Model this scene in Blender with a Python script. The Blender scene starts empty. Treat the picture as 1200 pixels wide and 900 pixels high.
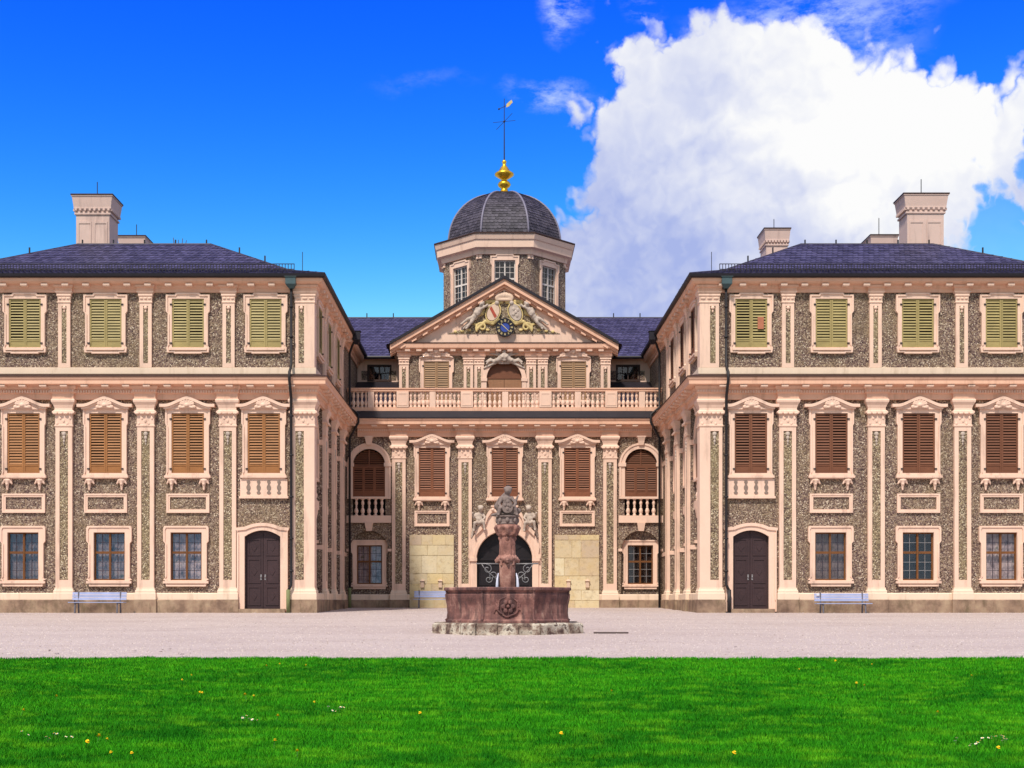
import bpy, bmesh, math, random
import numpy as np
from mathutils import Vector, Matrix, Euler, geometry
random.seed(7); np.random.seed(7)
R = math.radians
SC = bpy.context.scene
COL = SC.collection

# ------------------------------------------------------------------ camera
F, CX, HY = 1500.0, 578.0, 704.0       # focal length and vanishing point, in pixels of a 1200 px wide picture
EYE, CAMX = 0.52, -0.6                 # eye height over the palace threshold (the court falls towards the lawn)
cam_d = bpy.data.cameras.new('camera')
cam_d.sensor_width = 36.0
cam_d.lens = F / 1200 * 36.0
cam_d.shift_x = (600 - CX) / 1200
cam_d.shift_y = (HY - 450) / 1200
cam_d.clip_start = 0.1; cam_d.clip_end = 2000
cam = bpy.data.objects.new('camera', cam_d); COL.objects.link(cam)
cam.location = (CAMX, 0, EYE); cam.rotation_euler = (R(90), 0, 0)
SC.camera = cam

# ------------------------------------------------------------------ light and sky
SUN_EL, SUN_AZ = 55.0, 202.0           # azimuth clockwise from the view direction: behind the camera, a little left
SC.view_settings.view_transform = 'Standard'
SC.view_settings.look = 'None'
SC.view_settings.gamma = 1.0
SC.view_settings.exposure = 0.14
SC.view_settings.use_curve_mapping = False
sun_d = bpy.data.lights.new('sun', 'SUN'); sun_d.energy = 4.0; sun_d.angle = R(5); sun_d.color = (1.0, 0.93, 0.83)
sun = bpy.data.objects.new('sun', sun_d); COL.objects.link(sun)
sdir = Vector((math.sin(R(SUN_AZ)) * math.cos(R(SUN_EL)), math.cos(R(SUN_AZ)) * math.cos(R(SUN_EL)), math.sin(R(SUN_EL))))
sun.rotation_euler = sdir.to_track_quat('Z', 'Y').to_euler()
sun.location = (0, 20, 60)

world = bpy.data.worlds.new('World'); SC.world = world; world.use_nodes = True
WN, WL = world.node_tree.nodes, world.node_tree.links
WN.clear()
def wn(t, **k):
    n = WN.new(t)
    for a, b in k.items(): setattr(n, a, b)
    return n
def wset(n, i, v):
    if hasattr(v, 'is_linked') or hasattr(v, 'links'): WL.new(v, n.inputs[i])
    else: n.inputs[i].default_value = v
def wm(op, a, b=None, c=None, clamp=False):
    n = wn('ShaderNodeMath', operation=op); n.use_clamp = clamp
    for i, v in enumerate((a, b, c)):
        if v is not None: wset(n, i, v)
    return n.outputs[0]
def wv(op, a, b=None, s=None):
    n = wn('ShaderNodeVectorMath', operation=op)
    wset(n, 0, a)
    if b is not None: wset(n, 1, b)
    if s is not None: wset(n, 3, s)
    return n.outputs['Value'] if op in ('DISTANCE', 'LENGTH', 'DOT_PRODUCT') else n.outputs[0]
def wsmooth(v, a, b):
    n = wn('ShaderNodeMapRange', interpolation_type='SMOOTHSTEP')
    wset(n, 0, v); wset(n, 1, a); wset(n, 2, b); wset(n, 3, 0.0); wset(n, 4, 1.0)
    return n.outputs[0]
def wmix(f, a, b):
    n = wn('ShaderNodeMix', data_type='RGBA')
    wset(n, 0, f); wset(n, 6, a); wset(n, 7, b)
    return n.outputs[2]
def wnoise(vec, scale, detail=6.0, rough=0.55):
    n = wn('ShaderNodeTexNoise'); wset(n, 'Vector', vec)
    n.inputs['Scale'].default_value = scale; n.inputs['Detail'].default_value = detail; n.inputs['Roughness'].default_value = rough
    return n
sky = wn('ShaderNodeTexSky', sky_type='NISHITA')
sky.sun_disc = False; sky.sun_elevation = R(SUN_EL); sky.sun_rotation = R(SUN_AZ)
sky.altitude = 120; sky.air_density = 1.0; sky.dust_density = 0.4; sky.ozone_density = 2.5
# the photograph's deep, saturated blue: one colour grade over the whole sky
sp = wn('ShaderNodeSeparateColor'); WL.new(sky.outputs[0], sp.inputs[0])
cc = wn('ShaderNodeCombineColor'); SR, SG = 2.03, 3.37
for i, (ref, top, val, ex) in enumerate(((SR, SR * 1.1, 1.05, 5.5), (SG, SG * 1.08, 5.2, 2.75), (4.0, 6.5, 9.4, 0.2))):
    WL.new(wm('MULTIPLY', wm('POWER', wm('DIVIDE', wm('MINIMUM', sp.outputs[i], top), ref), ex), val), cc.inputs[i])
D = wn('ShaderNodeTexCoord').outputs['Generated']
# billowing cumulus: puffs placed as directions in the sky (azimuth, elevation, angular radius)
def pix_dir(px, py):
    return Vector(((px - CX) / F, 1.0, (HY - py) / F)).normalized()
puffs = [(790, 92, 48), (752, 78, 28), (845, 78, 42), (880, 100, 50), (735, 168, 42), (712, 290, 62), (676, 262, 26), (662, 264, 24), (654, 304, 30), (652, 345, 34),
         (820, 190, 120), (968, 108, 44), (930, 215, 140), (1030, 160, 76), (1090, 150, 46), (1130, 220, 96), (1195, 182, 50), (700, 225, 30),
         (1000, 290, 140), (800, 330, 130), (1250, 225, 110), (684, 350, 52), (1290, 170, 60), (1150, 330, 60)]
wob1 = wnoise(D, 7.0, 3.0, 0.5); wob2 = wnoise(D, 34.0, 5.0, 0.6)
w1 = wv('SCALE', wv('SUBTRACT', wob1.outputs['Color'], (0.5, 0.5, 0.5)), s=0.04)
w2 = wv('SCALE', wv('SUBTRACT', wob2.outputs['Color'], (0.5, 0.5, 0.5)), s=0.022)
DP = wv('ADD', wv('ADD', D, w1), w2)
sdf = None
for (px, py, r) in puffs:
    c = pix_dir(px, py)
    d = wm('SUBTRACT', wv('DISTANCE', DP, tuple(c)), r / F)
    sdf = d if sdf is None else wm('SMOOTH_MIN', sdf, d, 0.012)
def billow(vec):
    a = wm('ABSOLUTE', wm('SUBTRACT', wnoise(vec, 15.0, 0.0).outputs['Fac'], 0.5)); b = wm('ABSOLUTE', wm('SUBTRACT', wnoise(vec, 42.0, 2.0).outputs['Fac'], 0.5))
    return wm('SUBTRACT', 0.026, wm('ADD', wm('MULTIPLY', a, 0.11), wm('MULTIPLY', b, 0.065)))
bA = billow(DP)
sdf = wm('ADD', sdf, wm('SUBTRACT', bA, 0.018))
cum = wsmooth(sdf, 0.003, -0.011)
# gap of blue low on the right
gap = wm('MULTIPLY', wsmooth(wm('ADD', wv('DISTANCE', DP, tuple(pix_dir(1196, 256))), wm('MULTIPLY', wm('SUBTRACT', bA, 0.018), 2.2)), 0.028, 0.004), 0.9)
cum = wm('MULTIPLY', cum, wm('SUBTRACT', 1.0, gap))
# broken cloud over the rest of the sky, behind the camera and overhead
sep = wn('ShaderNodeSeparateXYZ'); WL.new(D, sep.inputs[0])
bn = wnoise(wv('MULTIPLY', D, (1.0, 1.0, 1.6)), 2.3, 6.0, 0.6)
front = wsmooth(sep.outputs['Y'], 0.35, 0.72)              # the blue part of the sky in view
brk = wm('MULTIPLY', wsmooth(bn.outputs['Fac'], 0.36, 0.54), wm('SUBTRACT', 1.0, front))
# thin wisps
wm1 = wnoise(wv('MULTIPLY', D, (1.0, 1.0, 2.4)), 34.0, 5.0, 0.66)
def wisp(px, py, rx, ry, amt):
    c = pix_dir(px, py)
    e = wv('LENGTH', wv('MULTIPLY', wv('SUBTRACT', DP, tuple(c)), (F / rx, 2.0, F / ry)))
    return wm('MULTIPLY', wm('MULTIPLY', wsmooth(e, 1.25, 0.0), wsmooth(wm1.outputs['Fac'], 0.36, 0.66)), amt)
ws = wisp(648, 116, 48, 12, 0.75)
for a in ((662, 24, 22, 27, 0.9), (745, 14, 22, 14, 0.4), (500, 105, 70, 10, 0.12), (950, 14, 130, 34, 0.8), (655, 330, 60, 50, 0.6), (1010, 60, 60, 30, .4)):
    ws = wm('MAXIMUM', ws, wisp(*a))
# relief light on the billows: difference of the cloud noise towards the sun
LD = (0.006, 0.0, 0.011); LD2 = (0.015, 0.0, 0.03)
nA = wnoise(DP, 7.0, 2.0, 0.5); nB = wnoise(wv('ADD', DP, LD2), 7.0, 2.0, 0.5)
rel = wm('ADD', wm('MULTIPLY', wm('SUBTRACT', nA.outputs['Fac'], nB.outputs['Fac']), 1.6), wm('MULTIPLY', wm('SUBTRACT', billow(wv('ADD', DP, LD)), bA), 12.0))
core = wv('DISTANCE', DP, tuple(pix_dir(1045, 165)))
shade = wm('ADD', wm('MULTIPLY', wsmooth(core, -0.02, 0.20), 0.90), wm('MULTIPLY', wsmooth(sep.outputs['Z'], 0.32, 0.20), 0.08))
rim = wsmooth(sdf, -0.045, 0.0)
topz = wsmooth(sep.outputs['Z'], 0.27, 0.37)
shade = wm('SUBTRACT', shade, wm('MULTIPLY', topz, 0.30))
shade = wm('SUBTRACT', shade, wm('MULTIPLY', rim, 0.15))
shade = wm('SUBTRACT', wm('MINIMUM', shade, 0.80), rel, clamp=True)
ccol = wmix(shade, (8.9, 8.9, 8.9, 1), (3.6, 4.3, 7.4, 1))
bcol = wmix(bn.outputs['Fac'], (4.8, 5.0, 5.4, 1), (7.4, 7.3, 7.1, 1))
skc = wmix(brk, cc.outputs[0], bcol)
skc = wmix(wm('MULTIPLY', ws, 0.8), skc, (6.6, 7.6, 9.0, 1))
skc = wmix(cum, skc, ccol)
bg = wn('ShaderNodeBackground'); bg.inputs['Strength'].default_value = 0.1
WL.new(skc, bg.inputs['Color'])
wo = wn('ShaderNodeOutputWorld'); WL.new(bg.outputs[0], wo.inputs['Surface'])

# ------------------------------------------------------------------ materials
def lin(c):
    c = c / 255.0
    return c / 12.92 if c <= 0.04045 else ((c + 0.055) / 1.055) ** 2.4
def col(r, g, b): return (lin(r), lin(g), lin(b), 1.0)
MATS = {}
class NT:
    def __init__(s, name):
        s.m = bpy.data.materials.new(name); s.m.use_nodes = True
        s.t = s.m.node_tree; s.n = s.t.nodes; s.l = s.t.links
        s.b = s.n['Principled BSDF']
        s.pos = s.n.new('ShaderNodeNewGeometry').outputs['Position']
        MATS[name] = s.m
    def node(s, t, **k):
        n = s.n.new(t)
        for a, b in k.items(): setattr(n, a, b)
        return n
    def set(s, n, i, v):
        if hasattr(v, 'links'): s.l.new(v, n.inputs[i])
        else: n.inputs[i].default_value = v
    def noise(s, scale, detail=4, rough=0.55, stretch=None, dist=0.0):
        v = s.pos
        if stretch: v = s.vm('MULTIPLY', v, stretch)
        n = s.node('ShaderNodeTexNoise'); s.set(n, 'Vector', v)
        n.inputs['Scale'].default_value = scale; n.inputs['Detail'].default_value = detail
        n.inputs['Roughness'].default_value = rough; n.inputs['Distortion'].default_value = dist
        return n.outputs['Fac']
    def vm(s, op, a, b):
        n = s.node('ShaderNodeVectorMath', operation=op); s.set(n, 0, a); s.set(n, 1, b); return n.outputs[0]
    def vor(s, scale, feature='F1', stretch=None, rnd=1.0):
        v = s.pos
        if stretch: v = s.vm('MULTIPLY', v, stretch)
        n = s.node('ShaderNodeTexVoronoi', feature=feature); s.set(n, 'Vector', v)
        n.inputs['Scale'].default_value = scale; n.inputs['Randomness'].default_value = rnd
        return n
    def math(s, op, a, b=0.0, clamp=False):
        n = s.node('ShaderNodeMath', operation=op); n.use_clamp = clamp; s.set(n, 0, a); s.set(n, 1, b); return n.outputs[0]
    def ramp(s, f, stops, interp='LINEAR'):
        n = s.node('ShaderNodeValToRGB'); s.set(n, 0, f)
        e = n.color_ramp.elements; n.color_ramp.interpolation = interp
        while len(e) < len(stops): e.new(0.5)
        for k, (p, c) in enumerate(stops): e[k].position = p; e[k].color = c
        return n.outputs[0]
    def rng(s, f, a, b, lo=0.0, hi=1.0):
        n = s.node('ShaderNodeMapRange'); s.set(n, 0, f)
        for i, v in enumerate((a, b, lo, hi)): n.inputs[i + 1].default_value = v
        return n.outputs[0]
    def mix(s, f, a, b, mode='MIX'):
        n = s.node('ShaderNodeMix', data_type='RGBA', blend_type=mode); s.set(n, 0, f); s.set(n, 6, a); s.set(n, 7, b); return n.outputs[2]
    def out(s, color, rough=0.8, bump=None, strength=0.3, dist=0.02, metal=0.0, spec=0.3):
        s.set(s.b, 'Base Color', color); s.set(s.b, 'Roughness', rough); s.b.inputs['Metallic'].default_value = metal
        s.b.inputs['Specular IOR Level'].default_value = spec
        if bump is not None:
            n = s.node('ShaderNodeBump'); n.inputs['Strength'].default_value = strength; n.inputs['Distance'].default_value = dist
            s.set(n, 'Height', bump); s.l.new(n.outputs[0], s.b.inputs['Normal'])
        return s.m
def dk(c, k): return (c[0] * k, c[1] * k, c[2] * k, 1)

def plaster(name, c, stain=(150, 120, 105)):
    t = NT(name)
    n1 = t.noise(1.1, 5, 0.6); n2 = t.noise(9, 4, 0.6); n3 = t.noise(1.6, 5, 0.65, (1.6, 1.6, 0.22))
    b = t.mix(t.rng(n1, 0.3, 0.75, 0, 0.55), c, dk(c, 0.82))
    b = t.mix(t.rng(n2, 0.5, 0.85, 0, 0.35), b, dk(c, 1.14))
    b = t.mix(t.rng(n3, 0.54, 0.78, 0, 0.65), b, col(*stain))
    b = t.mix(t.rng(t.noise(5.0, 6, 0.7), 0.63, 0.78, 0, 0.6), b, dk(c, 0.55))
    return t.out(b, 0.85, t.noise(30, 3), 0.2, 0.01)
plaster('pink_plaster', col(236, 200, 178))
plaster('shaded_plaster', col(233, 184, 156), (176, 130, 106))  # pink plaster again, deepened towards orange: shading of the cornices put into the colour
plaster('cream_plaster', col(234, 208, 184), (165, 140, 115))

def pebble(name, cols, tint, scale=22.0):
    t = NT(name)
    v = t.vor(scale); sepn = t.node('ShaderNodeSeparateColor'); t.l.new(v.outputs['Color'], sepn.inputs[0])
    b = t.ramp(sepn.outputs[0], cols, 'CONSTANT')
    big = t.noise(0.55, 5, 0.6)
    b = t.mix(t.rng(big, 0.44, 0.70, 0, 0.36), b, tint, 'MIX')
    st = t.noise(0.9, 6, 0.7, (2.2, 2.2, 0.25))
    b = t.mix(t.rng(st, 0.52, 0.78, 0, 0.5), b, col(84, 66, 64))
    e = t.vor(scale, 'DISTANCE_TO_EDGE')
    b = t.mix(t.rng(e.outputs['Distance'], 0.0, 0.08, 0.45, 0), b, col(60, 48, 46))
    h = t.math('ADD', t.math('MULTIPLY', t.math('SUBTRACT', 0.5, v.outputs['Distance']), 1.0), t.math('MULTIPLY', sepn.outputs[1], 0.6))
    return t.out(b, 0.8, h, 0.7, 0.03)
pebble('pebble_dash', [(0, col(92, 70, 64)), (0.16, col(142, 118, 104)), (0.34, col(116, 94, 88)), (0.54, col(170, 148, 128)), (0.70, col(150, 127, 104)), (0.86, col(208, 190, 168)), (0.93, col(70, 52, 50))], col(146, 128, 92))
pebble('pebble_panel', [(0, col(88, 70, 60)), (0.18, col(146, 124, 102)), (0.38, col(118, 98, 84)), (0.58, col(178, 158, 130)), (0.76, col(154, 136, 104)), (0.91, col(214, 198, 170))], col(160, 146, 100))

def wood(name, c, rough=0.6):
    t = NT(name)
    oi = t.node('ShaderNodeObjectInfo').outputs['Random']
    b = t.mix(t.rng(t.noise(3.0, 5, 0.6, (1, 1, 5.0)), 0.3, 0.8, 0, 0.7), c, dk(c, 0.6))
    b = t.mix(t.rng(t.noise(1.3, 4, 0.6), 0.45, 0.75, 0, 0.45), b, dk(c, 1.35))
    b = t.mix(t.math('MULTIPLY', oi, 0.45), b, dk(c, 0.62))
    return t.out(b, rough, t.noise(14, 4, 0.6, (1, 1, 4)), 0.15, 0.01)
wood('olive_shutter', col(168, 150, 98)); wood('ochre_shutter', col(162, 109, 64)); wood('brown_shutter', col(124, 78, 55))
wood('russet_shutter', col(136, 84, 58)); wood('tan_shutter', col(168, 132, 98)); wood('window_wood', col(120, 76, 40))
wood('dark_door', col(66, 48, 50), 0.5); wood('plank_door', col(166, 120, 88)); wood('black_door', col(34, 28, 32), 0.5)
wood('dark_sash', col(70, 50, 44)); wood('white_sash', col(226, 214, 204))
wood('bench_paint', col(164, 172, 208), 0.5)

t = NT('slate')
sv = t.noise(2.2, 3); oi = t.node('ShaderNodeAttribute', attribute_name='tone').outputs['Fac']
b = t.mix(oi, col(48, 44, 70), col(78, 73, 106)); b = t.mix(t.rng(t.noise(0.5, 5, .6), 0.45, 0.8, 0, 0.4), b, col(92, 86, 122))
t.out(b, 0.62, t.noise(20, 4), 0.25, 0.01, spec=0.3)
t = NT('dome_slate')
oi = t.node('ShaderNodeAttribute', attribute_name='tone').outputs['Fac']
b = t.mix(oi, col(48, 44, 54), col(80, 74, 86)); b = t.mix(t.rng(t.noise(0.8, 5, .6), 0.5, 0.8, 0, 0.3), b, col(100, 90, 94))
t.out(b, 0.6, t.noise(20, 4), 0.25, 0.01, spec=0.3)

def simple(name, c, rough=0.6, metal=0.0, k=0.75, sc=3.0, spec=0.3, bump=0.1):
    t = NT(name)
    b = t.mix(t.rng(t.noise(sc, 5, 0.6), 0.3, 0.75), c, dk(c, k))
    return t.out(b, rough, t.noise(sc * 6, 3), bump, 0.01, metal, spec)
simple('lead', col(60, 54, 66), 0.5); simple('dome_lead', col(128, 122, 140), 0.45)
simple('flashing', col(66, 42, 36), 0.6); simple('gutter', col(40, 35, 42), 0.5); simple('downpipe', col(42, 38, 40), 0.5)
simple('patina', col(72, 92, 96), 0.6); simple('mossy_pipe', col(122, 126, 84), 0.7)
simple('iron', col(58, 54, 56), 0.5, 0.4); simple('grate_iron', col(96, 82, 78), 0.7, 0.2); simple('grey_iron', col(150, 146, 146), 0.5, 0.3)
simple('gilding', col(232, 186, 56), 0.32, 0.85, 0.8); simple('old_gilding', col(224, 198, 136), 0.65, 0.0, 0.6, 6)
simple('grey_stone', col(200, 182, 168), 0.85, 0, 0.6, 5, bump=0.3); simple('statue_stone', col(142, 124, 118), 0.85, 0, 0.5, 8, bump=0.4)
simple('mossy_stone', col(150, 140, 112), 0.9, 0, 0.5, 9, bump=.4); simple('clock_black', col(38, 32, 40), 0.5); simple('clock_blue', col(56, 78, 160), 0.45); simple('pale_gold', col(226, 206, 150), 0.5)
simple('tablet_red', col(186, 116, 88), 0.7); simple('shield_white', col(222, 192, 168), 0.8); simple('inlay_grey', col(146, 126, 114), 0.85, 0, 0.6, 8); simple('shield_red', col(176, 80, 62), 0.8)
simple('bench_leg', col(112, 108, 116), 0.6); simple('notice_white', col(225, 228, 238), 0.5)
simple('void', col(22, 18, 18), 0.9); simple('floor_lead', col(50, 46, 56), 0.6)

t = NT('plinth_stone')
b = t.ramp(t.noise(1.3, 6, 0.65), [(0.3, col(104, 82, 70)), (0.5, col(150, 124, 104)), (0.7, col(176, 152, 126))])
b = t.mix(t.rng(t.noise(2.0, 6, 0.7, (1, 1, 0.4)), 0.5, 0.72, 0, 0.8), b, col(92, 80, 58))
t.out(b, 0.9, t.noise(12, 5, .6), 0.4, 0.02)
t = NT('ashlar')
r0 = t.node('ShaderNodeObjectInfo').outputs['Random']
b = t.ramp(r0, [(0, col(212, 194, 156)), (0.35, col(222, 208, 176)), (0.6, col(206, 186, 152)), (0.8, col(222, 200, 150)), (1, col(194, 172, 148))])
b = t.mix(t.rng(t.noise(2.2, 6, 0.65), 0.45, 0.75, 0, 0.6), b, col(204, 176, 120))
b = t.mix(t.rng(t.noise(5, 5, 0.7), 0.52, 0.72, 0, 0.6), b, col(158, 134, 106))
t.out(b, 0.9, t.noise(14, 5, .6), 0.4, 0.02)
t = NT('red_sandstone')
b = t.ramp(t.noise(1.6, 6, 0.65), [(0.30, col(74, 50, 48)), (0.50, col(126, 86, 80)), (0.72, col(184, 140, 126))])
b = t.mix(t.rng(t.noise(2.4, 6, 0.7, (1.8, 1.8, 0.3)), 0.45, 0.60, 0, 0.85), b, col(78, 58, 58))
b = t.mix(t.rng(t.noise(3.4, 6, 0.7, (1.5, 1.5, 0.35)), 0.58, 0.74, 0, 0.8), b, col(206, 172, 150))
t.out(b, 0.85, t.noise(22, 5, .6), 0.5, 0.02)
t = NT('pink_sandstone')
b = t.ramp(t.noise(2.6, 6, 0.65), [(0.28, col(98, 66, 60)), (0.5, col(156, 110, 98)), (0.72, col(196, 152, 136))])
b = t.mix(t.rng(t.noise(3.4, 6, 0.7, (1.8, 1.8, 0.4)), 0.52, 0.68, 0, 0.8), b, col(96, 72, 68))
t.out(b, 0.85, t.noise(22, 5, .6), 0.6, 0.02)
t = NT('lichen_stone')
b = t.ramp(t.noise(3.0, 6, 0.7), [(0.38, col(84, 66, 62)), (0.47, col(140, 120, 106)), (0.57, col(214, 204, 186)), (0.66, col(104, 84, 76))])
b = t.mix(t.rng(t.noise(6.0, 5, 0.7), 0.52, 0.66, 0, 0.8), b, col(70, 58, 52))
t.out(b, 0.95, t.noise(16, 6, .7), 0.8, 0.04)

t = NT('gravel')
b = t.ramp(t.noise(26, 6, 0.75), [(0.25, col(146, 130, 126)), (0.5, col(184, 168, 163)), (0.75, col(204, 190, 184))])
b = t.mix(t.rng(t.noise(0.35, 6, 0.62, (0.45, 1.5, 1)), 0.42, 0.70, 0, 0.6), b, col(164, 147, 143))
b = t.mix(t.rng(t.noise(0.9, 7, 0.72, (0.3, 1.2, 1)), 0.56, 0.72, 0, 0.55), b, col(146, 127, 121))
b = t.mix(t.rng(t.noise(7.0, 3, 0.7, (1, 0.3, 1)), 0.5, 0.75, 0, 0.35), b, col(152, 134, 128)); v = t.vor(7.0); b = t.mix(t.rng(v.outputs['Distance'], 0.05, 0.10, 0.4, 0), b, col(132, 112, 106))
t.out(b, 0.95, t.noise(40, 5, .7), 0.5, 0.02, spec=0.1)

t = NT('gravel_stone')
at = t.node('ShaderNodeAttribute', attribute_name='tone').outputs['Fac']
t.out(t.ramp(at, [(0, col(140, 124, 118)), (0.3, col(178, 162, 156)), (1, col(202, 188, 182))]), 0.9)
t = NT('grass_blade')
at = t.node('ShaderNodeAttribute', attribute_name='tone').outputs['Fac']
big = t.noise(0.45, 6, 0.6, (0.75, 1.2, 1)); mid = t.noise(2.6, 5, 0.6, (0.8, 1.3, 1))
b = t.mix(at, col(6, 84, 3), col(72, 178, 16))
b = t.mix(t.rng(big, 0.46, 0.60, 0, 0.65), b, col(4, 96, 4)); b = t.mix(t.rng(mid, 0.50, 0.66, 0, 0.6), b, col(116, 192, 24))
t.out(b, 0.75, spec=0.12)
t = NT('lawn_soil')
b = t.mix(t.noise(3, 5), col(8, 66, 4), col(30, 104, 10)); t.out(b, 0.95, spec=0.1)
simple('petal_yellow', col(250, 206, 20), 0.7, k=0.9); simple('petal_white', col(245, 244, 240), 0.7, k=0.95); simple('stem_green', col(60, 120, 30), 0.7)

# glass: mostly clear, mirror-like at the surface
t = NT('glass')
tr = t.node('ShaderNodeBsdfTransparent'); tr.inputs[0].default_value = (0.92, 0.9, 0.92, 1)
gl = t.node('ShaderNodeBsdfGlossy'); gl.inputs['Roughness'].default_value = 0.04
bp = t.node('ShaderNodeBump'); bp.inputs['Strength'].default_value = 0.12; t.l.new(t.noise(3.0, 2), bp.inputs['Height']); t.l.new(bp.outputs[0], gl.inputs['Normal'])
mx = t.node('ShaderNodeMixShader'); mx.inputs[0].default_value = 0.055
t.l.new(tr.outputs[0], mx.inputs[1]); t.l.new(gl.outputs[0], mx.inputs[2])
t.l.new(mx.outputs[0], t.n['Material Output'].inputs['Surface']); t.n.remove(t.b)
t = NT('curtain')
rnd = t.node('ShaderNodeObjectInfo').outputs['Random']
b = t.ramp(t.noise(2.6, 5, 0.6), [(0.30, col(88, 78, 80)), (0.46, col(170, 156, 154)), (0.58, col(204, 190, 182)), (0.68, col(120, 124, 104))])
b = t.mix(t.rng(rnd, 0.25, 1.0, 0, 0.75), b, col(84, 70, 64))
t.out(b, 0.9)
t = NT('water'); t.out(col(70, 84, 80), 0.05, t.noise(6, 3), 0.1, 0.02, spec=0.6)
simple('jet', col(206, 206, 222), 0.3)
simple('bark', col(96, 80, 66), 0.9, bump=.5); simple('leaf', col(70, 84, 52), 0.7, k=0.5)

# ------------------------------------------------------------------ mesh helpers
class MB:
    def __init__(s): s.v = []; s.f = []
    def add(s, vs, fs):
        o = len(s.v); s.v += [tuple(p) for p in vs]; s.f += [tuple(i + o for i in f) for f in fs]; return s
    def box(s, x0, x1, y0, y1, z0, z1):
        return s.add([(x0, y0, z0), (x1, y0, z0), (x1, y1, z0), (x0, y1, z0), (x0, y0, z1), (x1, y0, z1), (x1, y1, z1), (x0, y1, z1)],
                     [(0, 3, 2, 1), (4, 5, 6, 7), (0, 1, 5, 4), (1, 2, 6, 5), (2, 3, 7, 6), (3, 0, 4, 7)])
    def prism(s, poly, y0, y1, holes=(), back=False):
        """poly in (x, z), front face at y0, sides back to y1"""
        loops = [list(poly)] + [list(h) for h in holes]
        tri = geometry.tessellate_polygon([[Vector((x, z, 0)) for x, z in lp] for lp in loops])
        flat = [p for lp in loops for p in lp]; n = len(flat)
        vs = [(x, y0, z) for x, z in flat] + [(x, y1, z) for x, z in flat]
        fs = []
        for a, b, c in tri:
            (ax, az), (bx, bz), (cx, cz) = flat[a], flat[b], flat[c]
            ar = (bx - ax) * (cz - az) - (cx - ax) * (bz - az)
            if abs(ar) < 1e-9: continue
            if ar < 0: b, c = c, b
            fs.append((a, b, c))
            if back: fs.append((a + n, c + n, b + n))
        o = 0
        for k, lp in enumerate(loops):
            m = len(lp); ar = sum(lp[i][0] * lp[(i + 1) % m][1] - lp[(i + 1) % m][0] * lp[i][1] for i in range(m))
            ccw = ar > 0
            for i in range(m):
                a, b = o + i, o + (i + 1) % m
                if ccw != (k > 0): fs.append((b, a, a + n, b + n))
                else: fs.append((a, b, b + n, a + n))
            o += m
        return s.add(vs, fs)
    def sweep(s, prof, path, closed=False):
        """prof: closed polygon of (out, z), counted bottom to top along the outside; path: plan points, outside on the right hand"""
        P = [Vector(p) for p in path]; n = len(P); m = len(prof)
        offs = []
        for i in range(n):
            ns = []
            if i > 0 or closed: d = (P[i] - P[i - 1]).normalized(); ns.append(Vector((d.y, -d.x)))
            if i < n - 1 or closed: d = (P[(i + 1) % n] - P[i]).normalized(); ns.append(Vector((d.y, -d.x)))
            offs.append(ns[0] if len(ns) == 1 else (ns[0] + ns[1]) / (1 + ns[0].dot(ns[1])))
        vs = [(P[i].x + offs[i].x * o, P[i].y + offs[i].y * o, z) for i in range(n) for o, z in prof]
        fs = []
        for i in range(n if closed else n - 1):
            j = (i + 1) % n
            for k in range(m):
                l = (k + 1) % m
                fs.append((i * m + k, j * m + k, j * m + l, i * m + l))
        if not closed: fs += [tuple(reversed(range(m))), tuple((n - 1) * m + k for k in range(m))]
        return s.add(vs, fs)
    def rect_stack(s, rows, x=0.0, yb=0.0):
        """rows (half width, out, z): boxes of growing and shrinking section against a wall at yb"""
        vs = []; fs = []
        for w, o, z in rows: vs += [(x - w, yb - o, z), (x + w, yb - o, z), (x + w, yb, z), (x - w, yb, z)]
        for i in range(len(rows) - 1):
            for k in range(4):
                l = (k + 1) % 4
                fs.append((i * 4 + k, i * 4 + l, i * 4 + 4 + l, i * 4 + 4 + k))
        e = (len(rows) - 1) * 4
        fs += [(3, 2, 1, 0), (e, e + 1, e + 2, e + 3)]
        return s.add(vs, fs)
    def tube(s, pts, r, n=6, cap=True):
        P = [Vector(p) for p in pts]; rs = r if isinstance(r, (list, tuple)) else [r] * len(P)
        vs = []; up = None
        for i, p in enumerate(P):
            d = ((P[min(i + 1, len(P) - 1)] - P[max(i - 1, 0)])).normalized()
            if up is None: up = Vector((0, 0, 1)) if abs(d.z) < 0.9 else Vector((1, 0, 0))
            a = d.cross(up)
            if a.length < 1e-4: a = d.cross(Vector((0, 1, 0)))
            a.normalize(); b = a.cross(d).normalized(); up = b
            for k in range(n):
                t = 2 * math.pi * k / n; vs.append(p + (a * math.cos(t) + b * math.sin(t)) * rs[i])
        fs = []
        for i in range(len(P) - 1):
            for k in range(n):
                l = (k + 1) % n; fs.append((i * n + l, i * n + k, i * n + n + k, i * n + n + l))
        if cap: fs += [tuple(range(n)), tuple(reversed(range((len(P) - 1) * n, len(P) * n)))]
        return s.add(vs, fs)
    def lathe(s, prof, c=(0, 0, 0), n=12, rot=0.0, cap=True):
        vs = []; fs = []; m = len(prof)
        for r, z in prof:
            for k in range(n):
                t = rot + 2 * math.pi * k / n; vs.append((c[0] + r * math.cos(t), c[1] + r * math.sin(t), c[2] + z))
        for i in range(m - 1):
            for k in range(n):
                l = (k + 1) % n; fs.append((i * n + k, i * n + l, i * n + n + l, i * n + n + k))
        if cap: fs += [tuple(reversed(range(n))), tuple((m - 1) * n + k for k in range(n))]
        return s.add(vs, fs)
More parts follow.
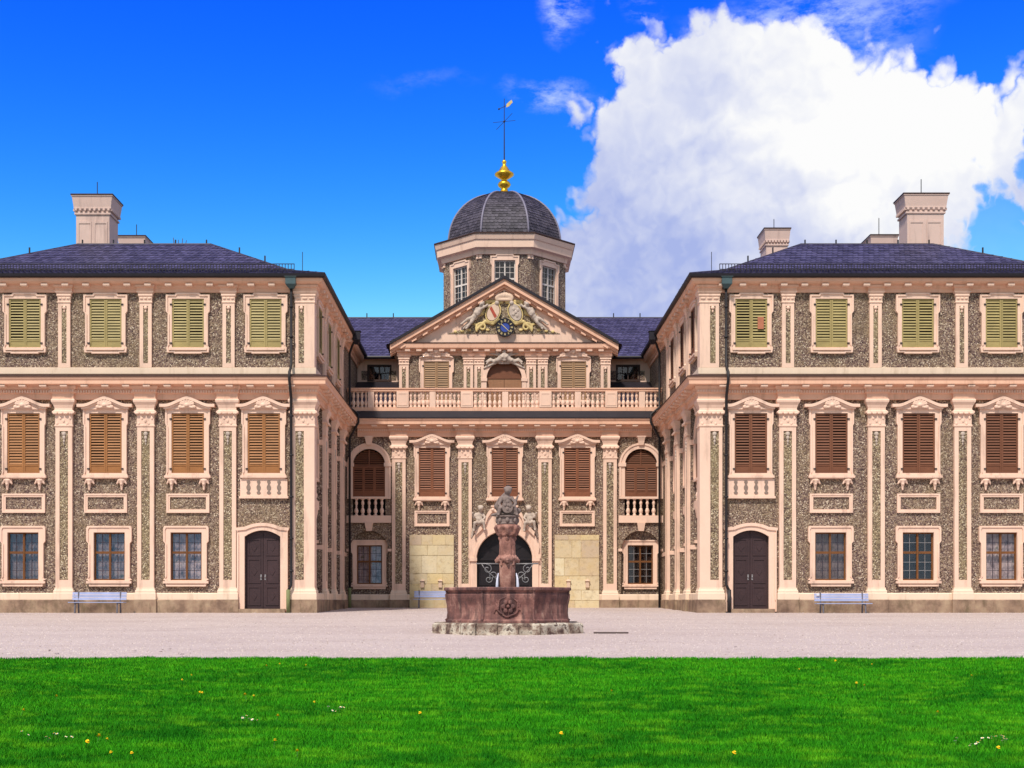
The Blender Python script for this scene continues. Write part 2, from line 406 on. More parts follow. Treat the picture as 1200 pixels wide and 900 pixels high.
    def ball(s, c, r, seg=10, rings=7, rot=None):
        r = (r, r, r) if not isinstance(r, (tuple, list)) else r
        vs = [Vector((0, 0, -r[2]))]; fs = []
        for i in range(1, rings):
            ph = -math.pi / 2 + math.pi * i / rings
            for k in range(seg):
                t = 2 * math.pi * k / seg
                vs.append(Vector((r[0] * math.cos(ph) * math.cos(t), r[1] * math.cos(ph) * math.sin(t), r[2] * math.sin(ph))))
        vs.append(Vector((0, 0, r[2]))); e = len(vs) - 1
        for k in range(seg):
            l = (k + 1) % seg
            fs.append((0, 1 + l, 1 + k)); fs.append((e, e - seg + k, e - seg + l))
            for i in range(rings - 2):
                a = 1 + i * seg; fs.append((a + k, a + l, a + seg + l, a + seg + k))
        if rot: q = Euler(rot).to_matrix(); vs = [q @ v for v in vs]
        return s.add([v + Vector(c) for v in vs], fs)
    def cap(s, a, b, ra, rb=None, n=8):
        rb = ra if rb is None else rb; s.tube([a, b], [ra, rb], n); s.ball(a, ra, n, 6); s.ball(b, rb, n, 6); return s
    def mesh(s, name, mat, smooth=False):
        me = bpy.data.meshes.new(name); me.from_pydata(s.v, [], s.f); me.materials.append(MATS[mat])
        if smooth: me.polygons.foreach_set('use_smooth', [True] * len(me.polygons))
        me.update(); return me
def sculpt(mb, name, mat, voxel=0.03, smooth=2):
    """fuse overlapping lumps into one carved surface"""
    me = mb.mesh(name + '_lumps', mat); o = bpy.data.objects.new('tmp', me); COL.objects.link(o)
    r = o.modifiers.new('r', 'REMESH'); r.mode = 'VOXEL'; r.voxel_size = voxel; r.use_smooth_shade = True
    if smooth: s = o.modifiers.new('s', 'SMOOTH'); s.iterations = smooth; s.factor = 0.5
    dg = bpy.context.evaluated_depsgraph_get(); dg.update()
    out = bpy.data.meshes.new_from_object(o.evaluated_get(dg)); out.name = name
    out.materials.clear(); out.materials.append(MATS[mat])
    bpy.data.objects.remove(o); bpy.data.meshes.remove(me)
    return out
def recolour(me, mat, cache={}):
    k = (me.name, mat)
    if k not in cache:
        c = me.copy(); c.materials.clear(); c.materials.append(MATS[mat]); cache[k] = c
    return cache[k]
def obj(name, me, parent=None, loc=(0, 0, 0), rz=0.0, label=None, kind=None):
    o = bpy.data.objects.new(name, me); COL.objects.link(o); o.location = loc; o.rotation_euler = (0, 0, rz)
    if parent is not None:
        o.parent = parent
        if parent.parent is None: o.matrix_parent_inverse = Matrix.Translation(-parent.location)
    if label: o['label'] = label
    if kind: o['kind'] = kind
    return o
def thing(name, loc, label, cat, group=None):
    o = bpy.data.objects.new(name, None); COL.objects.link(o); o.location = loc
    o['label'] = label; o['category'] = cat
    if group: o['group'] = group
    return o
class Proto:
    """a part with its sub-parts, built once, set out many times with shared meshes"""
    def __init__(s, name, me): s.name, s.me, s.kids = name, me, []
    def kid(s, name, me, loc=(0, 0, 0)): s.kids.append((name, me, loc)); return s
    def put(s, parent, loc, rz=0.0, tint={}, skip=(), label=None):
        o = obj(s.name, s.me if s.name not in tint else recolour(s.me, tint[s.name]), parent, loc, rz, label)
        for n, me, l in s.kids:
            if n in skip: continue
            k = bpy.data.objects.new(n, me if n not in tint else recolour(me, tint[n])); COL.objects.link(k); k.parent = o; k.location = l
        return o
def arc(cx, cz, r, a0, a1, n, rz=None):
    return [(cx + r * math.cos(R(a0 + (a1 - a0) * i / n)), cz + (rz or r) * math.sin(R(a0 + (a1 - a0) * i / n))) for i in range(n + 1)]
def rect(x0, x1, z0, z1): return [(x0, z0), (x1, z0), (x1, z1), (x0, z1)]
def arch(hw, z0, zs, n=14, r=None):
    return [(-hw, z0), (hw, z0)] + arc(0, zs, hw, 0, 180, n, r)
def seg_arch(hw, z0, zs, rise, n=10):
    return [(-hw, z0), (hw, z0)] + [(hw - 2 * hw * i / n, zs + rise * (1 - (2 * i / n - 1) ** 2)) for i in range(n + 1)]
def off(poly, dx): return [(x + dx, z) for x, z in poly]

# ------------------------------------------------------------------ the ground
def gz(y):
    pts = [(-400, -1.12), (-5, -1.12), (12, -1.11), (28, -0.80), (38.4, -0.48), (54, -0.01), (55.5, 0.0), (68, 0.15), (80, 0.15), (900, 0.15)]
    for (a, za), (b, zb) in zip(pts, pts[1:]):
        if y <= b: return za + (zb - za) * (y - a) / (b - a)
    return pts[-1][1]
def grid_sheet(name, xs, ys, zf, mat, edge=None):
    vs = [(x, y + (edge(x) if edge and j == len(ys) - 1 else 0), zf(x, y)) for j, y in enumerate(ys) for x in xs]; nx = len(xs)
    fs = [(j * nx + i, j * nx + i + 1, j * nx + nx + i + 1, j * nx + nx + i) for j in range(len(ys) - 1) for i in range(nx - 1)]
    m = MB(); m.add(vs, fs); return obj(name, m.mesh(name, mat, True))
def uneven(x, y): return 0.012 * math.sin(x * 0.9 + y * 0.37) + 0.010 * math.sin(x * 0.33 - y * 0.71 + 1.3)
xs = [-900, -300, -120, -60] + [-40 + 0.8 * i for i in range(101)] + [60, 120, 300, 900]
ys = [-400, -100, -30, 0, 12, 20, 26] + [27 + 0.5 * i for i in range(60)] + [57 + i for i in range(12)] + [75, 90, 150, 400, 900]
g = grid_sheet('ground', xs, ys, lambda x, y: gz(y) + (uneven(x, y) if 26 < y < 54 else 0), 'gravel'); g['kind'] = 'structure'
g['label'] = 'pale pink gravel court between the lawn and the palace'
LAWN = 28.0
def lawn_edge(x): return 0.10 * math.sin(x * .7) + 0.08 * math.sin(x * 2.1) + 0.06 * math.sin(x * 5.3 + 1) + 0.04 * math.sin(x * 13.7)
def lz(x, y):
    u = 0.02 * math.sin(x * 0.5 + 1.0) * math.sin(y * 0.43) + 0.012 * math.sin(x * 1.3 + y * 0.9)
    return gz(y) + 0.045 + u * min(1.0, max(0.0, (LAWN - y) * 0.5))
xs = [-120, -60] + [-30 + 0.25 * i for i in range(241)] + [60, 120]
ys = [-80, -20, 0] + [6 + 0.5 * i for i in range(44)] + [LAWN]
g = grid_sheet('lawn', xs, ys, lz, 'lawn_soil', lawn_edge); g['kind'] = 'structure'; g['label'] = 'bright green lawn in front of the gravel court'

# ------------------------------------------------------------------ palace: measures (metres; wing fronts at Y0, court front at Y1)
Y0, Y1, YP, YA, YT = 55.5, 68.0, 70.0, 73.5, 80.0
XI, XO, YB = 8.4, 26.15, 84.0
def fx(px, d): return CAMX + (px - CX) * d / F
def fz(py, d): return EYE + (HY - py) * d / F
palace = thing('palace', (0, Y0, 0), 'pebble-dashed pink palace with two wings, domed tower and slate roofs behind the court', 'palace')

# ---- prototypes of parts (x along the wall, -y out of it, z absolute)
def scaled(poly, kx, kz, cz): return [(x * kx, cz + (z - cz) * kz) for x, z in poly]
def mirror(right): return right + [(-x, z) for x, z in reversed(right)]
def frame_mesh(name, outer, hole, out=0.09, lip=0.13, back=0.03, mat='pink_plaster'):
    m = MB(); m.prism(outer, -out, back, [hole])
    zs = [z for _, z in outer]; xs_ = [x for x, _ in outer]; cz = (min(zs) + max(zs)) / 2
    inner = scaled(outer, 1 - 0.075 / max(xs_), 1 - 0.15 / (max(zs) - min(zs)), cz)
    m.prism(outer, -lip, -out + 0.004, [inner])
    return m.mesh(name, mat)
def leaf_mesh(name, x0, x1, z0, z1, mat, pitch=0.118, panel=0.26, hk=0.33):
    m = MB(); st = 0.065; y0, y1 = -0.055, -0.01
    m.box(x0, x0 + st, y0, y1, z0, z1); m.box(x1 - st, x1, y0, y1, z0, z1)
    m.box(x0 + st, x1 - st, y0 + 0.003, y1, z1 - 0.06, z1); m.box(x0 + st, x1 - st, y0 + 0.003, y1, z0, z0 + 0.06)
    a, b = x0 + st, x1 - st; za = z0 + 0.06
    if panel:
        m.box(a, b, y0 + 0.02, y1 - 0.005, za, z0 + panel); m.box(a, b, y0 + 0.003, y1, z0 + panel, z0 + panel + 0.06); za = z0 + panel + 0.06
    n = max(1, int((z1 - 0.06 - za) / pitch)); pt = (z1 - 0.06 - za) / n
    for i in range(n):
        zc = za + pt * (i + 0.5) + random.uniform(-.006, .006); h = pt * (hk + random.uniform(-.02, .02))
        m.add([(a, y0 + 0.004, zc - h), (b, y0 + 0.004, zc - h), (b, y0 + 0.016, zc - h + 0.012), (a, y0 + 0.016, zc - h + 0.012),
               (a, y1 - 0.010, zc + h * 0.75), (b, y1 - 0.010, zc + h * 0.75), (b, y1, zc + h * 0.75 + 0.012), (a, y1, zc + h * 0.75 + 0.012)],
              [(3, 2, 1, 0), (4, 5, 6, 7), (0, 1, 5, 4), (1, 2, 6, 5), (2, 3, 7, 6), (3, 0, 4, 7)])
    return m.mesh(name, mat)
def hinge_mesh(hw, z0, z1):
    m = MB()
    for x in (-hw - 0.03, hw + 0.03):
        for z in (z0 + 0.18, z1 - 0.25): m.box(x - 0.05, x + 0.05, -0.125, -0.06, z - 0.03, z + 0.03)
    return m.mesh('hinge', 'iron')
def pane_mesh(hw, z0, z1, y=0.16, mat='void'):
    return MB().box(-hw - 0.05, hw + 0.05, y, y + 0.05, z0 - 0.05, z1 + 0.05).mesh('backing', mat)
def shell_mesh():
    m = MB()
    for k in range(-3, 4):
        a = R(k * 24); r = 0.30 - 0.02 * abs(k)
        m.cap((math.sin(a) * 0.10, -0.06, math.cos(a) * 0.08), (math.sin(a) * r * 1.25, -0.07, math.cos(a) * r * 0.9 + 0.02), 0.035, 0.05, 7)
    m.ball((0, -0.08, 0.02), (0.10, 0.07, 0.09))
    for s in (-1, 1):
        m.ball((s * 0.30, -0.05, -0.04), (0.10, 0.05, 0.06)); m.cap((s * 0.12, -0.05, -0.06), (s * 0.34, -0.05, -0.10), 0.045, 0.03)
    m.box(-0.3, 0.3, -0.03, 0.0, -0.12, 0.1)
    return sculpt(m, 'shell', 'pink_plaster', 0.025, 1)
def console_mesh():
    m = MB()
    m.ball((0, -0.09, -0.05), (0.17, 0.09, 0.08)); m.cap((-0.13, -0.06, -0.10), (-0.20, -0.06, -0.20), 0.06, 0.04); m.cap((0.13, -0.06, -0.10), (0.20, -0.06, -0.20), 0.06, 0.04)
    m.cap((0, -0.07, -0.12), (0, -0.05, -0.40), 0.10, 0.05); m.ball((0, -0.06, -0.45), 0.05); m.ball((0, -0.1, -0.22), 0.07)
    m.box(-0.2, 0.2, -0.05, 0.02, -0.1, 0.0)
    return sculpt(m, 'console', 'pink_plaster', 0.025, 1)
SHELL, CONSOLE = shell_mesh(), console_mesh()

# upper window
uo = mirror([(0.6, 11.22), (0.6, 11.27), (0.9, 11.27), (0.93, 11.48), (0.87, 11.55), (0.87, 12.95), (0.95, 13.05), (0.95, 13.77), (0.56, 13.77), (0.50, 13.85)])
UOP = (0.695, 11.49, 13.60)
US, UV = frame_mesh('upper_surround', uo, rect(-.695, .695, 11.49, 13.60)), []
USILL, UHINGE, UBACK = MB().box(-0.82, 0.82, -0.17, -0.05, 11.36, 11.44).mesh('sill', 'pink_plaster'), hinge_mesh(0.695, 11.49, 13.6), pane_mesh(*UOP)
for ha, hb in ((.38, .36), (.25, .31), (.37, .40), (.33, .28)):       # slats set more or less open from window to window
    U = Proto('window', US); UV.append(U)
    U.kid('shutter', leaf_mesh('upper_leaf', -0.69, -0.004, 11.50, 13.59, 'olive_shutter', hk=ha)).kid('shutter', leaf_mesh('upper_leaf', 0.004, 0.69, 11.50, 13.59, 'olive_shutter', hk=hb))
    U.kid('sill', USILL).kid('hinge', UHINGE).kid('backing', UBACK)
# main-floor window under an ogee pediment
LOP = (0.705, 6.05, 8.64)
lo = mirror([(0.93, 5.80), (0.96, 5.95), (0.92, 6.05), (0.92, 8.1), (0.97, 8.2), (0.97, 8.97)])
LS, LV = frame_mesh('main_surround', lo, rect(-.705, .705, 6.05, 8.64)), []
def ogee(x, hw=1.19, base=9.02, rise=0.33):
    u = min(1.0, abs(x) / hw); s = max(0.0, min(1.0, (0.80 - u) / 0.72)); s = s * s * (3 - 2 * s)
    return base + rise * (0.80 * s + 0.20 * max(0, 1 - 4 * u) ** 1.2)
xs = [-1.19 + 2.38 * i / 28 for i in range(29)]
m = MB(); m.prism([(x, ogee(x) - 0.13) for x in xs] + [(x, ogee(x)) for x in reversed(xs)], -0.28, 0.0, back=False)
m.prism([(x, ogee(x) - 0.21) for x in xs[2:-2]] + [(x, ogee(x) - 0.135) for x in reversed(xs[2:-2])], -0.22, 0.0)
m.prism([(-1.0, 8.8)] + [(1.0, 8.8)] + [(x, ogee(x) - 0.21) for x in reversed(xs[3:-3])], -0.16, 0.0)
LP, LSILL, LHINGE, LBACK = m.mesh('window_pediment', 'pink_plaster'), MB().box(-1.0, 1.0, -0.19, -0.05, 5.84, 5.94).mesh('sill', 'pink_plaster'), hinge_mesh(0.705, 6.05, 8.64), pane_mesh(*LOP)
for ha, hb in ((.30, .33), (.36, .34), (.27, .31), (.34, .28)):
    L = Proto('window', LS); LV.append(L)
    L.kid('shutter', leaf_mesh('main_leaf', -0.70, -0.004, 6.06, 8.63, 'ochre_shutter', panel=0.30, hk=ha)).kid('shutter', leaf_mesh('main_leaf', 0.004, 0.70, 6.06, 8.63, 'ochre_shutter', panel=0.30, hk=hb))
    L.kid('window_pediment', LP).kid('shell_ornament', SHELL, (0, -0.17, 8.95)).kid('sill', LSILL).kid('hinge', LHINGE).kid('backing', LBACK)
    L.kid('console', CONSOLE, (-0.70, -0.02, 5.79)).kid('console', CONSOLE, (0.70, -0.02, 5.79))
# ground-floor window with glass
GOP = (0.675, 1.41, 3.48)
def glazed(name, outer, hw, z0, z1, curtain=True, sash='window_wood', cols=2, rows=(2, 3), split=0.42, frame_mat='pink_plaster', bar='lead'):
    P = Proto(name, frame_mesh('glazed_surround', outer, rect(-hw, hw, z0, z1), mat=frame_mat))
    s = MB(); y0, y1 = 0.05, 0.12; w = 0.06; zt = z1 - (z1 - z0) * split
    s.box(-hw, -hw + w, y0, y1, z0, z1); s.box(hw - w, hw, y0, y1, z0, z1); s.box(-hw + w, hw - w, y0, y1, z1 - w, z1); s.box(-hw + w, hw - w, y0, y1, z0, z0 + w)
    s.box(-0.04, 0.04, y0 - 0.02, y1, z0 + w, z1 - w); s.box(-hw + w, -0.05, y0 - 0.012, y1, zt - 0.05, zt + 0.05); s.box(0.05, hw - w, y0 - 0.012, y1, zt - 0.05, zt + 0.05)
    P.kid('sash_frame', s.mesh('sash_frame', sash))
    b = MB()
    for sx in (-1, 1):
        xa, xb = (-hw + w, -0.05) if sx < 0 else (0.05, hw - w)
        for za, zb, n in ((z0 + w, zt - 0.05, rows[1]), (zt + 0.05, z1 - w, rows[0])):
            for i in range(1, cols): x = xa + (xb - xa) * i / cols; b.box(x - 0.011, x + 0.011, 0.065, 0.085, za, zb)
            for i in range(1, n): z = za + (zb - za) * i / n; b.box(xa, xb, 0.068, 0.082, z - 0.011, z + 0.011)
            g_ = MB().box(xa, xb, 0.088, 0.094, za, zb).mesh('pane', 'glass'); P.kid('pane', g_)
    P.kid('glazing_bar', b.mesh('glazing_bar', bar))
    if curtain:
        c = MB(); n = 40; vs = []; fs = []
        for i in range(n + 1):
            x = -hw + 2 * hw * i / n; y = 0.24 + 0.025 * math.sin(i * 1.35) + 0.012 * math.sin(i * 2.9)
            vs += [(x, y, z0), (x, y, z1)]
            if i < n: fs.append((2 * i, 2 * i + 2, 2 * i + 3, 2 * i + 1))
        c.add(vs, fs); P.kid('curtain', c.mesh('curtain', 'curtain', True))
    P.kid('backing', pane_mesh(hw, z0, z1, 0.36))
    return P
go = mirror([(0.86, 1.14), (0.9, 1.40), (0.98, 1.42), (0.90, 1.52), (0.90, 3.0), (0.98, 3.1), (0.98, 3.66), (0.93, 3.76)])
G = glazed('window', go, 0.675, 1.41, 3.48)
G.kid('sill', MB().box(-0.98, 0.98, -0.17, -0.05, 1.27, 1.37).mesh('sill', 'pink_plaster'))
GD = glazed('window', go, 0.675, 1.41, 3.48, curtain=False, bar='grey_iron')
GD.kid('sill', MB().box(-0.98, 0.98, -0.17, -0.05, 1.27, 1.37).mesh('sill', 'pink_plaster'))
# little framed panel between the storeys
PANEL = frame_mesh('panel_frame', rect(-0.93, 0.93, 4.33, 5.16), rect(-0.78, 0.78, 4.48, 5.01), 0.06, 0.085)
# pilasters
def fringe(m, w, y, z, n, r=0.05):
    for i in range(n): m.ball((-w + 2 * w * (i + 0.5) / n, y, z), (w / n * 0.9, r, r * 1.2), 7, 5)
def cap_rows(hw, dep=0.0):
    k = [(0.04, .18, 8.06), (0.04, .18, 8.12), (0.012, .16, 8.14), (0.012, .17, 8.58), (0.12, .25, 8.64), (0.12, .25, 8.70), (0.03, .2, 8.76), (0.02, .19, 8.84), (0.07, .23, 8.98), (0.14, .30, 9.10), (0.15, .31, 9.18), (0.12, .28, 9.24)]
    return [(hw + a, o + dep, z) for a, o, z in k]
def pilaster(name, hw, pa, pb, yb=0.0, dep=0.0, block=True):
    sh = MB(); sh.prism(rect(-hw, hw, 1.08, 8.06), -0.15, yb + 0.02, [rect(pa, pb, 1.42, 7.86)])
    P = Proto('pilaster', sh.mesh('pilaster_shaft', 'pink_plaster'))
    P.kid('inlay_panel', MB().box(pa - 0.01, pb + 0.01, -0.11, 0.0, 1.41, 7.87).mesh('inlay_panel', 'pebble_panel'))
    c = MB(); c.rect_stack(cap_rows(hw, dep), 0, yb); fringe(c, hw + 0.1, -0.25, 8.615, 4 if hw < .4 else 6)
    for i in range(5): c.ball((-hw + 2 * hw * (i + .5) / 5, -0.17, 8.30 + 0.12 * ((i * 2) % 3 - 1)), (0.06, 0.03, 0.08), 7, 5)
    P.kid('capital', c.mesh('capital', 'pink_plaster'))
    b = MB(); b.rect_stack([(hw + .10, .24 + dep, .57), (hw + .10, .24 + dep, .84), (hw + .075, .215 + dep, .86), (hw + .075, .215 + dep, .96), (hw + .04, .18 + dep, 1.0), (hw + .03, .17 + dep, 1.085)], 0, yb)
    P.kid('pilaster_base', b.mesh('pilaster_base', 'cream_plaster'))
    P.kid('plinth_block', MB().box(-hw - .12, hw + .12, -0.26, yb, -0.3, 0.568).mesh('plinth_block', 'plinth_stone'))
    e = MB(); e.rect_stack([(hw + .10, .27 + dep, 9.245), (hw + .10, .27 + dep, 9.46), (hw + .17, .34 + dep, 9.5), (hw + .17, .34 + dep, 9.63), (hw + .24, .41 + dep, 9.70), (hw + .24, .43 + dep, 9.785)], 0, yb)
    P.kid('entablature_block', e.mesh('entablature_block', 'shaded_plaster'))
    d = MB(); n = int((2 * hw + .3) / .11)
    for i in range(n): x = -(hw + .15) + (2 * hw + .3) * (i + .5) / n; d.box(x - .03, x + .03, -0.385, -0.33, 9.53, 9.61)
    P.kid('dentil_row', d.mesh('dentil_row', 'pink_plaster'))
    o = MB(); cx = (pa + pb) / 2; o.ball((cx, -0.13, 7.74), (.10, .05, .10)); o.ball((cx, -0.13, 7.58), (.07, .045, .09)); o.ball((cx, -0.13, 7.42), (.05, .035, .08)); o.ball((cx, -0.12, 7.30), (.03, .03, .06))
    P.kid('bell_drop', o.mesh('bell_drop', 'grey_stone', True))
    return P
PIL = pilaster('pilaster', 0.36, -0.185, 0.185)
CPL = pilaster('pilaster', 0.49, -0.34, 0.03, 0.5, 0.5)
CPR = pilaster('pilaster', 0.49, -0.03, 0.34, 0.5, 0.5)
def upper_pilaster(hw, pa, pb, yb=0.0, dep=0.0):
    sh = MB(); sh.prism(rect(-hw, hw, 10.62, 13.42), -0.11, yb + 0.02, [rect(pa, pb, 10.80, 13.28)])
    P = Proto('pilaster', sh.mesh('upper_shaft', 'pink_plaster'))
    P.kid('inlay_panel', MB().box(pa - .01, pb + .01, -0.08, 0.0, 10.79, 13.29).mesh('inlay_panel', 'pebble_panel'))
    c = MB(); c.rect_stack([(hw + a, o + dep, z) for a, o, z in ((.03, .14, 13.42), (.03, .14, 13.46), (.01, .12, 13.48), (.02, .14, 13.66), (.06, .18, 13.72), (.04, .16, 13.78), (.10, .22, 13.86), (.12, .24, 13.90))], 0, yb)
    fringe(c, hw, -.14, 13.60, 3, .035)
    P.kid('capital', c.mesh('upper_capital', 'pink_plaster'))
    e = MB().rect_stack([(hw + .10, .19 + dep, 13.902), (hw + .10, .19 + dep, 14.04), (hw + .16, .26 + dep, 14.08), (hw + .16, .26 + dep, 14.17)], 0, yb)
    P.kid('entablature_block', e.mesh('upper_block', 'shaded_plaster'))
    o = MB(); cx = (pa + pb) / 2; o.ball((cx, -0.10, 13.20), (.085, .06, .085)); o.ball((cx, -0.09, 13.06), (.04, .03, .07))
    P.kid('boss', o.mesh('boss', 'pink_plaster', True))
    return P
UPI = upper_pilaster(0.26, -0.105, 0.105)
UCL = upper_pilaster(0.42, -0.27, -0.03, 0.5, 0.5)
UCR = upper_pilaster(0.42, 0.03, 0.27, 0.5, 0.5)
# baluster
BAL = MB().lathe([(.10, 0), (.10, .06), (.05, .08), (.10, .18), (.118, .27), (.07, .40), (.04, .45), (.075, .48), (.04, .52), (.075, .60), (.09, .68), (.06, .79), (.05, .82), (.10, .85), (.10, .90)], n=8).mesh('baluster', 'pink_plaster', True)
# arched bay: great arch with shutters and a parapet above, window in an arched recess below
AHW, AS = 0.855, 7.73
a_in = arch(AHW, 6.05, AS); a_out = arch(1.13, 6.05, AS)
ring = [(1.13, 6.05)] + arc(0, AS, 1.13, 0, 180, 20) + [(-1.13, 6.05), (-AHW, 6.05)] + arc(0, AS, AHW, 180, 0, 20) + [(AHW, 6.05)]
m = MB(); m.prism(ring, -0.10, 0.02)
ring2 = [(1.16, 6.05)] + arc(0, AS, 1.16, 0, 180, 20) + [(-1.16, 6.05), (-1.06, 6.05)] + arc(0, AS, 1.06, 180, 0, 20) + [(1.06, 6.05)]
m.prism(ring2, -0.14, 0.01)
AW = Proto('arched_window', m.mesh('arch_surround', 'pink_plaster'))
AW.kid('keystone', MB().rect_stack([(.13, .2, 8.78), (.17, .24, 9.0), (.20, .30, 9.16), (.24, .32, 9.2), (.24, .32, 9.245)]).mesh('keystone', 'pink_plaster'))
AW.kid('shutter', leaf_mesh('arch_leaf', -0.85, -0.29, 6.06, 7.62, 'russet_shutter')).kid('shutter', leaf_mesh('arch_leaf_b', -0.285, 0.285, 6.06, 7.62, 'russet_shutter')).kid('shutter', leaf_mesh('arch_leaf_c', 0.29, 0.85, 6.06, 7.62, 'russet_shutter'))
m = MB(); m.box(-0.85, 0.85, 0.02, 0.09, 7.63, 7.72); n = 8
for i in range(n):
    za = 7.73 + i * 0.10; hh = za + 0.05 - AS; w = math.sqrt(max(0.0, 0.845 ** 2 - (hh + 0.04) ** 2))
    if w > 0.05: m.add([(-w, 0.03, za), (w, 0.03, za), (w, 0.09, za + .075), (-w, 0.09, za + .075), (-w, 0.045, za), (w, .045, za), (w, .105, za + .075), (-w, .105, za + .075)], [(0, 1, 2, 3), (7, 6, 5, 4), (1, 0, 4, 5), (3, 2, 6, 7)])
m.box(-0.03, 0.03, 0.01, 0.09, 7.72, 8.56)
AW.kid('fan_shutter', m.mesh('fan_shutter', 'brown_shutter')).kid('backing', pane_mesh(0.9, 5.0, 8.7, 0.33))
AW.kid('impost', MB().box(-1.2, -0.80, -0.17, 0.01, 7.64, 7.84).mesh('impost', 'pink_plaster')).kid('impost', MB().box(0.80, 1.2, -0.17, 0.01, 7.64, 7.84).mesh('impost', 'pink_plaster'))
m = MB(); m.box(-1.16, 1.16, -0.14, 0.16, 5.93, 6.045)
BALU = Proto('balustrade', m.mesh('parapet_rail', 'pink_plaster'))
BALU.kid('parapet_band', MB().box(-1.19, 1.19, -0.13, 0.16, 4.66, 5.04).mesh('parapet_band', 'pink_plaster'))
for i in range(5): BALU.kid('baluster', BAL, (-0.68 + 0.34 * i, 0.0, 5.035))
BALU.kid('keystone', MB().rect_stack([(.14, .16, 4.22), (.22, .22, 4.66)]).mesh('lower_keystone', 'pink_plaster'))
m = MB(); m.prism(rect(-1.1, 1.1, 0.5, 4.35), 0.28, 0.34, [rect(-.70, .70, 1.38, 3.5)])
RECESS = m.mesh('recess_wall', 'pebble_dash')
LIMP = MB().box(-1.2, -1.0, -0.10, 0.05, 3.14, 3.28).box(1.0, 1.2, -0.10, 0.05, 3.14, 3.28).mesh('impost', 'pink_plaster')
def hole_upper(x): return off(arch(0.87, 5.02, AS), x)
def hole_lower(x): return off(arch(1.045, 0.86, 3.2), x)
def arch_bay(x, y, rz, tint=None, dark=False):
    AW.put(palace, (x, y, 0), rz, tint or {})
    BALU.put(palace, (x, y, 0), rz)
    r_ = obj('wall', RECESS, palace, (x, y, 0), rz)
    obj('impost', LIMP, r_)
    n = Vector((0, 0.30, 0)); n.rotate(Euler((0, 0, rz)))
    (GD if dark else G).put(palace, (x + n.x, y + n.y, 0), rz)
def wall(x0, x1, z0, z1, holes, loc, rz=0.0, depth=0.34, mat='pebble_dash'):
    m = MB(); m.prism(rect(x0, x1, z0, z1), 0.0, depth, holes); return obj('wall', m.mesh('wall', mat), palace, loc, rz)
def h_rect(c, op): return rect(c - op[0] - 0.02, c + op[0] + 0.02, op[1] - 0.02, op[2] + 0.02)

# door of a wing
def wing_door(x, flip):
    dh = 0.775; zt = 3.30; rise = 0.27
    inner = seg_arch(dh, 0.17, zt, rise)
    outer = [(-1.14, 0.05), (1.14, 0.05), (1.14, 0.55), (1.10, 0.57), (1.10, 3.55), (1.15, 3.58), (1.15, 3.68), (0.75, 3.72)] + [(0.7 - 1.4 * i / 8, 3.75 + 0.14 * (1 - (i / 4 - 1) ** 2)) for i in range(9)] + [(-0.75, 3.72), (-1.15, 3.68), (-1.15, 3.58), (-1.10, 3.55), (-1.10, 0.57), (-1.14, 0.55)]
    m = MB(); m.prism(outer, -0.12, 0.03, [inner]); lip = scaled(outer, 0.93, 0.965, 0.06)
    m.prism(outer, -0.17, -0.115, [lip])
    d = obj('door', m.mesh('door_surround', 'pink_plaster'), palace, (x, Y0, 0))
    for s in (-1, 1):
        l = MB(); xa, xb = (s * 0.008, s * dh) if s > 0 else (-dh, -0.008)
        poly = [(xa, 0.17), (xb, 0.17)] + [(xb + (xa - xb) * i / 6, zt + rise * (1 - ((xb + (xa - xb) * i / 6) / dh) ** 2)) for i in range(7)]
        l.prism(poly, 0.10, 0.16)
        for za, zb in ((0.32, 1.15), (1.28, 2.35), (2.48, 3.22)):
            l.prism(rect(xa + 0.10, xb - 0.10, za, zb), 0.075, 0.10, [rect(xa + 0.16, xb - 0.16, za + 0.06, zb - 0.06)])
            cx, cz = (xa + xb) / 2, (za + zb) / 2; l.prism([(cx, cz - .2), (cx + .13, cz), (cx, cz + .2), (cx - .13, cz)], 0.082, 0.10)
        lf = obj('door_leaf', l.mesh('door_leaf', 'dark_door'), d)
    k = MB(); k.ball((-0.09, 0.05, 1.55), .035, 8, 6); k.ball((0.09, 0.05, 1.55), .035, 8, 6); k.box(-0.12, -0.06, 0.07, 0.1, 1.42, 1.66); k.box(0.06, 0.12, 0.07, 0.1, 1.42, 1.66)
    obj('handle', k.mesh('handle', 'grey_iron'), d); obj('backing', MB().box(-.9, .9, .34, .36, .0, 3.7).mesh('backing', 'void'), d)
    obj('doorstep', MB().box(-1.0, 1.0, -0.30, 0.3, -0.1, 0.17).mesh('doorstep', 'plinth_stone'), d)
    return off(seg_arch(dh + .03, 0.05, zt + .02, rise), x)

# apron with flat balusters under the window over each wing door
def apron(x):
    a = obj('apron', MB().box(-1.02, 1.02, -0.10, 0.01, 4.99, 5.80).box(-1.06, 1.06, -0.15, 0.01, 4.95, 5.05).mesh('apron', 'pink_plaster'), palace, (x, Y0, 0))
    prof = [(.05, 5.14), (.09, 5.2), (.03, 5.27), (.085, 5.38), (.09, 5.45), (.03, 5.57), (.08, 5.66), (.05, 5.73)]
    for i in range(4):
        m = MB(); m.prism([(w, z) for w, z in prof] + [(-w, z) for w, z in reversed(prof)], -0.125, -0.09)
        obj('flat_baluster', m.mesh('flat_baluster', 'inlay_grey'), a, (-0.66 + 0.44 * i, 0, 0))

